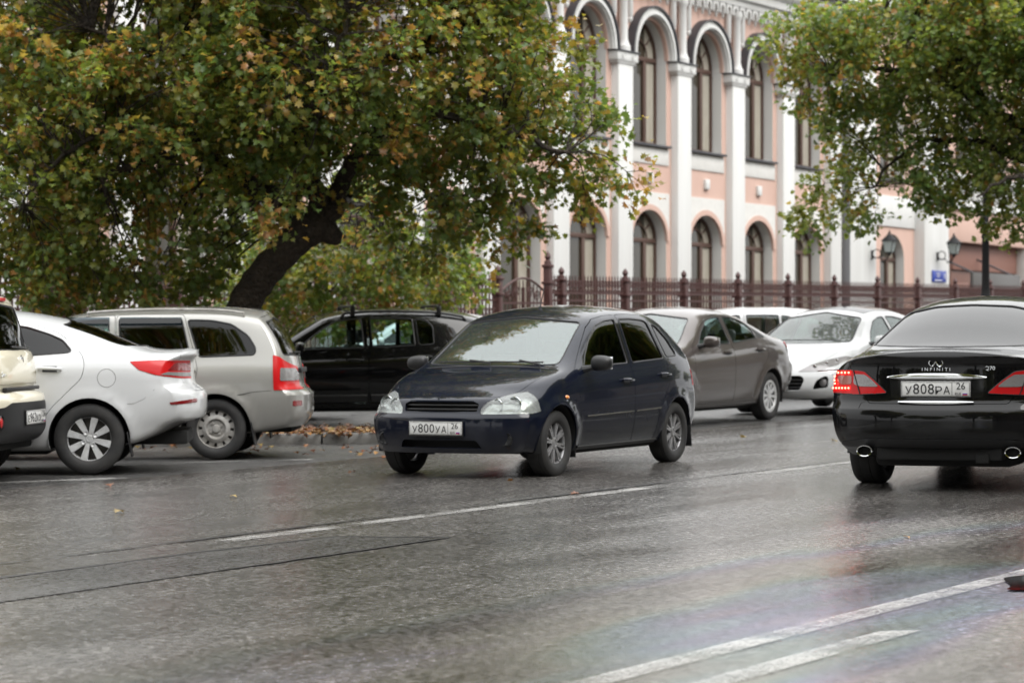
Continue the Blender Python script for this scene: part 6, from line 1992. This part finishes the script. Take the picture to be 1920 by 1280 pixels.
    c.seats([(1.9, 'front'), (2.75, 'rear')])
    return c
c = cream_hatch()
c.place_at((-(4.10 - c.xo), 0), wpt(62, 22.3), 113, label='cream hatchback with black bumper cut off by the left edge of the picture')

# ================================================================== white cars parked in the row behind
def repaint(root, old, new):
    for o in list(root.children) + [g for ch in root.children for g in ch.children]:
        for i, s in enumerate(o.material_slots):
            if s.material is old:
                s.link = 'OBJECT'; s.material = new
def back_row(src, old, px, Z, heading, label, local):
    r = copy_tree(src.root)
    repaint(r, old, MATS['white_paint'])
    x, y = wpt(px, Z)
    m = street_matrix(0, 0, heading)
    off = m.to_3x3() @ Vector((local[0], local[1], 0))
    ox, oy = x - off.x, y - off.y
    r.matrix_world = street_matrix(ox * SV.x + oy * SV.y, ox * TV.x + oy * TV.y, heading)
    for o in [o for o in r.children if o.name.startswith('roof_')]:
        for g_ in list(o.children): bpy.data.objects.remove(g_)
        bpy.data.objects.remove(o)
    tag(r, label, 'car', 'white cars parked in the back row')
    return r
back_row(CROSS, B1, 1385, 44.0, 126, 'white five-door car parked between the grey-brown saloon and the fence', (0, .86))
back_row(WHITE, None, 800, 40.0, 124, 'white saloon in the back row, its roof showing over the black car', (0, .85))
back_row(WHITE, None, 545, 36.4, 304, 'white saloon in the back row, seen past the silver estate and the black car', (1.2, 0))

# white cars parked on the near side, out of frame on the right: they show in the dark flanks of the passing cars
for i, (s_, t_) in enumerate(((27.0, -.6), (33.5, -.7), (40.0, -.6))):
    r = copy_tree(WHITE.root)
    r.matrix_world = street_matrix(s_, t_, 0)
    tag(r, ['nearest', 'middle', 'farthest'][i] + ' white saloon parked along the near kerb, outside the picture', 'car', 'white cars parked along the near kerb')

# ================================================================== trees
M_BARK = mat('bark', (.050, .038, .028), .85, nscale=9, namt=.9, ncol=(.014, .011, .009), bump=1.0, bscale=22, bdist=.08)
GREEN = 1.22 * np.array([(.125, .165, .040), (.090, .145, .045), (.160, .178, .040), (.085, .130, .042), (.190, .190, .045), (.100, .155, .055)])
GOLD = np.array([(.36, .27, .06), (.32, .21, .06), (.36, .20, .07), (.28, .25, .06), (.32, .17, .07), (.42, .32, .10)])
def catmull(P, n):
    P = [Vector(p) for p in P]; out = []
    Q = [P[0] * 2 - P[1]] + P + [P[-1] * 2 - P[-2]]
    for i in range(1, len(Q) - 2):
        for j in range(n):
            t = j / n; a, b, c_, d = Q[i - 1], Q[i], Q[i + 1], Q[i + 2]
            out.append(.5 * ((2 * b) + (c_ - a) * t + (2 * a - 5 * b + 4 * c_ - d) * t * t + (3 * b - a - 3 * c_ + d) * t ** 3))
    out.append(P[-1]); return out
def tree(name, base, trunk, limbs, blobs, seed, leaves=85, leaf=(.065, .125), gold=.22, spread=.30, spacing=.42, label=None, droop=.5, group='oak trees', ngap=.40, gold_top=True, knots=()):
    """trunk/limbs: lists of (points, radius0, radius1) relative to base; blobs: crown ellipsoids (centre, radii, weight)"""
    r_ = np.random.default_rng(seed)
    root = tag(empty(name, loc=base), label, 'tree', group)
    tr = MB(); nodes = []
    P = catmull(trunk[0], 6)
    rr = [trunk[1] + (trunk[2] - trunk[1]) * (i / (len(P) - 1)) ** .8 for i in range(len(P))]
    rr[0] *= 1.25
    rr = [q * (1 + .06 * math.sin(i * 2.3)) for i, q in enumerate(rr)]
    tr.tube(P, rr, 14)
    for kp, kr in knots:
        tr.tube(list(kp), kr, 14)
    tr.build('trunk', M_BARK, root)
    for pts, r0, r1 in limbs:
        Q = catmull(pts, 6)
        Q = [q + Vector(r_.normal(0, .02, 3)) for q in Q]
        rr = [r0 + (r1 - r0) * (i / (len(Q) - 1)) for i in range(len(Q))]
        MB().tube(Q, rr, 9).build('limb', M_BARK, root)
        nodes += list(zip(Q, rr))
    NP = np.array([tuple(n[0]) for n in nodes])
    # cluster centres in the crown, kept apart and thinned by a coarse noise so that gaps stay open
    cand = []
    for (c_, rad, wgt) in blobs:
        n = int(wgt * 4.19 * rad[0] * rad[1] * rad[2] / spacing ** 3 * 2.2)
        d = r_.normal(0, 1, (n, 3)); d /= np.linalg.norm(d, axis=1, keepdims=True)
        cand.append(np.array(c_) + d * (r_.uniform(.15, 1, (n, 1)) ** (1 / 2.4)) * np.array(rad))
    cand = np.concatenate(cand); r_.shuffle(cand)
    ph = r_.uniform(0, 6, 6)
    nz = np.sin(cand[:, 0] * 2.3 + ph[0] + 1.2 * np.sin(cand[:, 2] * 1.9 + ph[3])) + np.sin(cand[:, 2] * 2.9 + ph[1] + np.sin(cand[:, 1] * 2.1 + ph[4])) + np.sin(cand[:, 1] * 2.4 + ph[2] + cand[:, 0] * 1.1)
    cand = cand[nz > -3 + 6 * ngap - r_.uniform(0, .8, len(cand))]
    keep = []
    grid_ = {}
    for p_ in cand:
        k = tuple((p_ / spacing).astype(int)); ok = True
        for dx in (-1, 0, 1):
            for dy in (-1, 0, 1):
                for dz in (-1, 0, 1):
                    for q in grid_.get((k[0] + dx, k[1] + dy, k[2] + dz), ()):
                        if np.sum((q - p_) ** 2) < spacing ** 2 * .7: ok = False; break
        if ok: grid_.setdefault(k, []).append(p_); keep.append(p_)
    C = np.array(keep)
    tw = MB(); pos = []; axs = []; cols = []
    zlo, zhi = C[:, 2].min(), C[:, 2].max()
    for p_ in C:
        j = np.argmin(np.sum((NP - p_) ** 2, 1) + .8 * np.maximum(NP[:, 2] - p_[2] + .3, 0))
        a = Vector(NP[j]); b = Vector(p_)
        ln = (b - a).length
        mid = a.lerp(b, .5) + Vector((r_.normal(0, .06), r_.normal(0, .06), .10 * ln))
        path = [a, a.lerp(mid, .6) + Vector(r_.normal(0, .02, 3)), mid, mid.lerp(b, .6) + Vector(r_.normal(0, .02, 3)), b]
        r0 = min(nodes[j][1] * .6, .008 + .010 * ln)
        tw.tube(path, [r0, r0 * .8, r0 * .6, r0 * .45, .004], 4, cap=False)
        n = int(leaves * r_.uniform(.6, 1.3))
        # leaves sit on a few drooping sprays round the twig end
        ns = 7
        out = np.array(b - a); out /= max(np.linalg.norm(out), 1e-6)
        gcl = np.clip(gold * (.35 + 1.3 * (p_[2] - zlo) / (zhi - zlo)) * r_.choice([.15, .5, 1.0, 2.6], p=[.25, .35, .25, .15]), 0, .95) if gold_top else gold
        sprays = r_.normal(0, 1, (ns, 3)) + out * .8; sprays[:, 2] -= droop * .6; sprays /= np.linalg.norm(sprays, axis=1, keepdims=True)
        w = r_.integers(0, ns, n); u = r_.uniform(.1, 1, (n, 1)) ** .7
        pp_ = p_ + sprays[w] * u * spread * 1.25 + r_.normal(0, spread * .20, (n, 3)) - np.array([0, 0, 1]) * u ** 2 * spread * .35 * droop
        pos.append(pp_)
        for sv in sprays[:4]:
            e = p_ + sv * spread * 1.1
            tw.tube([b, Vector(p_ + sv * spread * .6), Vector(e - np.array([0, 0, .08 * droop]))], [.005, .004, .002], 3, cap=False)
        ax = sprays[w] * .7 + r_.normal(0, .5, (n, 3)); ax[:, 2] = ax[:, 2] * .6 - .25; axs.append(ax)
        isg = r_.uniform(0, 1, n) < gcl
        base_g = GREEN[r_.integers(0, len(GREEN))]
        cg = (GREEN[r_.integers(0, len(GREEN), n)] * .6 + base_g * .4) * r_.uniform(.75, 1.3, (n, 1))
        co_ = GOLD[r_.integers(0, len(GOLD), n)] * r_.uniform(.7, 1.2, (n, 1))
        cols.append(np.where(isg[:, None], co_, cg))
    tg = tw.mesh('twigs', M_BARK, recalc=False, smooth=60)
    tag(link('twigs', tg, root), kind='stuff')
    pos = np.concatenate(pos); axs = unit(np.concatenate(axs)); cols = np.concatenate(cols)
    sd_ = r_.normal(0, 1, pos.shape); sd_[:, 2] *= .35
    sd_ = unit(sd_ - axs * np.sum(sd_ * axs, 1, keepdims=True))
    me = leaf_mesh('crown', pos, r_.uniform(leaf[0], leaf[1], len(pos)), axs, sd_, cols, M_LEAF)
    tag(link('crown', me, root), kind='stuff')
    print(name, 'clusters', len(C), 'leaves', len(pos))
    return root

def px3(x, y, Z, base):
    """point seen at image position x, y (1920 wide) at depth Z, relative to base"""
    return (float((x - 960) / 5040 * Z - base[0]), float(Z - base[1]), float(1.30 + (660 - y) / 5040 * Z - base[2]))
b0 = Vector(((425 - 960) / 5040 * 30.0, 30.0, 0)); b0.z = gz(b0.x, b0.y) + .10
q = lambda x, y, Z=30.0: px3(x, y, Z, b0)
TR1 = tree('oak_tree', b0,
    ([(.0, 0, -.1), q(432, 690), q(450, 590), q(490, 520), q(545, 460), q(590, 425)], .200, .175),
    [([q(588, 428), q(596, 380), q(575, 320), q(566, 260), q(572, 205), q(592, 160), q(600, 90), q(590, 0), q(600, -120)], .13, .03),
     ([q(575, 430), q(545, 400), q(480, 355), q(415, 315), q(350, 285, 29.6), q(280, 300, 29.2), q(190, 330, 29.0)], .14, .03),
     ([q(595, 425), q(630, 385), q(650, 320), q(690, 260), q(750, 225), q(820, 215, 29.6), q(930, 240, 29.3), q(1060, 290, 29.2)], .12, .022),
     ([q(572, 215), q(530, 150), q(470, 150), q(430, 140, 29.6), q(360, 110, 29.2), q(280, 90, 29), q(170, 60, 28.8)], .08, .02),
     ([q(592, 160), q(650, 120), q(740, 110), q(850, 90, 30.4), q(960, 90, 30.6)], .07, .02),
     ([q(415, 315), q(330, 240, 30.6), q(240, 215, 31), q(140, 200, 31.2), q(20, 230, 31.2)], .08, .02),
     ([q(690, 260), q(760, 330, 30.6), q(800, 360, 31), q(860, 380, 31.1)], .05, .014), ([q(620, 390), q(660, 380, 32), q(700, 390, 34), q(740, 410, 35.5)], .05, .014),
     ([q(350, 285, 29.6), q(270, 260, 29.2), q(200, 250, 29), q(110, 300, 28.8), q(40, 380, 28.8)], .05, .014),
     ([q(566, 260), q(600, 200, 28.8), q(620, 120, 28.2), q(660, 30, 28)], .06, .02),
     ([q(566, 260), q(500, 200, 31.4), q(420, 140, 32), q(380, 40, 32.4)], .06, .02)],
    [(q(300, 130), (2.1, 2.2, 1.5), 1.0), (q(700, 90), (2.2, 2.2, 1.5), 1.05), (q(500, 20), (2.4, 2.3, 1.3), .9), (q(130, 280), (1.5, 1.7, 1.6), 1.0), (q(60, 80), (1.3, 1.8, 1.5), 1.0),
     (q(880, 190), (1.25, 1.6, 1.25), 1.05), (q(1020, 270), (.85, 1.0, .62), 1.0), (q(1120, 310), (.50, .5, .34), 1.1), (q(1175, 322, 29.2), (.26, .3, .16), 1.2), (q(420, 300, 31.6), (1.3, 1.0, .9), .8), (q(250, 440), (1.1, 1.2, .75), .75), (q(120, 470), (.9, 1.2, .7), .75),
     (q(830, 360, 30.6), (.9, 1.1, .6), .8), (q(940, 420, 30.2), (.42, .6, .42), .9), (q(700, 440, 35.8), (.9, .6, .55), .7), (q(560, 110, 28.4), (1.3, .8, .8), .8), (q(480, 330, 28.8), (.5, .5, .45), .7), (q(760, 300, 31.2), (.8, .8, .6), .8), (q(330, 520, 31), (.7, .8, .35), .7), (q(600, 520, 35.8), (.7, .5, .38), .7), (q(800, 480, 35.8), (.5, .4, .45), .9), (q(650, 480, 36.2), (1.5, .9, .85), 2.2), (q(770, 500, 36.4), (.8, .8, .75), 2.2), (q(520, 520, 36.4), (.9, .8, .7), 2.2), (q(720, 420, 33.4), (.9, .7, .55), 1.6), (q(560, -150), (3.2, 2.8, 1.4), .6), (q(600, -360), (2.6, 2.4, 1.4), .45)],
    3, leaves=100, label='large spreading oak with a leaning dark trunk, between the parked cars and the fence', gold=.38,
    knots=[((q(575, 438), q(600, 430), q(618, 436), q(630, 448), q(635, 458)), [.16, .15, .13, .10, .03])])
b1 = Vector(((2010 - 960) / 5040 * 38.0, 38.0, 0)); b1.z = gz(b1.x, b1.y)
q = lambda x, y, Z=38.0: px3(x, y, Z, b1)
TR2 = tree('oak_tree', b1,
    ([(0, 0, -.1), q(2008, 560), q(1995, 420), q(1985, 330)], .22, .18),
    [([q(1985, 335), q(1930, 260), q(1850, 200), q(1760, 150), q(1660, 130), q(1560, 140)], .11, .02),
     ([q(1985, 335), q(1900, 290), q(1820, 265), q(1750, 262), q(1690, 290), q(1640, 350)], .08, .014),
     ([q(1985, 335), q(1980, 200), q(1930, 60), q(1900, -80)], .13, .03),
     ([q(1850, 200), q(1780, 90), q(1680, 30), q(1570, 0)], .06, .016),
     ([q(1985, 335), q(1940, 330, 37), q(1880, 340, 36.6), q(1830, 370, 36.4)], .05, .014),
     ([q(1985, 335), q(2080, 200), q(2180, 80)], .10, .03)],
    [(q(1690, 90), (1.5, 1.7, .95), 1.05), (q(1840, 50), (1.6, 1.8, 1.2), 1.05), (q(1540, 60), (.75, 1.0, .5), 1.0), (q(1530, 150), (.5, .7, .42), .95), (q(1620, 230), (.75, .9, .75), .95), (q(1600, 350), (.55, .7, .5), .8), (q(1540, 400), (.28, .4, .22), .7),
     (q(1740, 330), (.7, .8, .5), .8), (q(1850, 230), (1.0, 1.2, .95), 1.05), (q(1930, 300), (.9, 1.0, .8), .9), (q(1900, 400), (.35, .4, .3), .7), (q(1790, 400), (.25, .3, .3), .6), (q(1960, 120), (1.4, 1.6, 1.6), .9), (q(2120, 60), (1.6, 1.8, 1.6), .6)],
    8, leaves=105, ngap=.34, label='oak with yellowing leaves at the upper right, in front of the entrance', gold=.13, spread=.28, spacing=.40)
# oaks along the near pavement and further down the street, out of frame: they show as reflections in paint, glass and water
def more_oak(src, x, y, rz, label, sc=1.0):
    c_ = copy_tree(src); c_.location = (x, y, gz(x, y)); c_.rotation_euler = (0, 0, R(rz)); c_.scale = (sc, sc, sc)
    tag(c_, label, 'tree', 'oak trees')
NEAR = [tuple(st(s_, -7.5)[:2]) for s_ in (17, 25, 33, 42, 52, 61)]
ORD = ['first', 'second', 'third', 'fourth', 'fifth', 'sixth', 'seventh', 'eighth']
for i, (x, y) in enumerate(NEAR):
    more_oak(TR1 if i % 2 else TR2, x, y, 70 * i + 20, ORD[i] + ' oak along the near pavement, outside the picture on the right', 1.9 if i < 2 else 2.3)
for i, (x, y) in enumerate([(-10, -20), (3, -22), (16, -20)]):
    more_oak(TR1, x, y, 60 + 100 * i, ['left', 'middle', 'right'][i] + ' one of three tall oaks behind the viewer', 2.7)
for i, (x, y) in enumerate([(-15, 13), (-20, 4)]):
    more_oak(TR1, x, y, 140 + 80 * i, ORD[i] + ' oak down the street, outside the picture on the left', 1.6)

# houses on the near side of the street, seen only as reflections
nb = tag(empty('terrace', SM @ Matrix.Translation((0, -16, 0))), 'row of plain houses across the street, outside the picture', 'building')
MB().box((35, -4, 4.2), (130, 8, 8.4)).build('wall', mat('ochre_plaster', (.16, .13, .10), .9, nscale=.6, namt=.5, ncol=(.11, .09, .07)), nb, smooth=0)
MB().prism([(-8.2, 8.4), (.3, 8.4), (-4, 10.6)], 'x', -30, 100).build('roof', mat('tin_roof', (.10, .07, .06), .5), nb, smooth=0)
wn = MB().box((0, .02, 0), (1.1, .06, 1.7)).mesh('window', mat('dark_window', (.02, .02, .022), .05), smooth=0)
for i in range(40):
    for z in (2.2, 5.8): link('window', wn, nb, loc=(-28 + i * 3.2, 0, z))
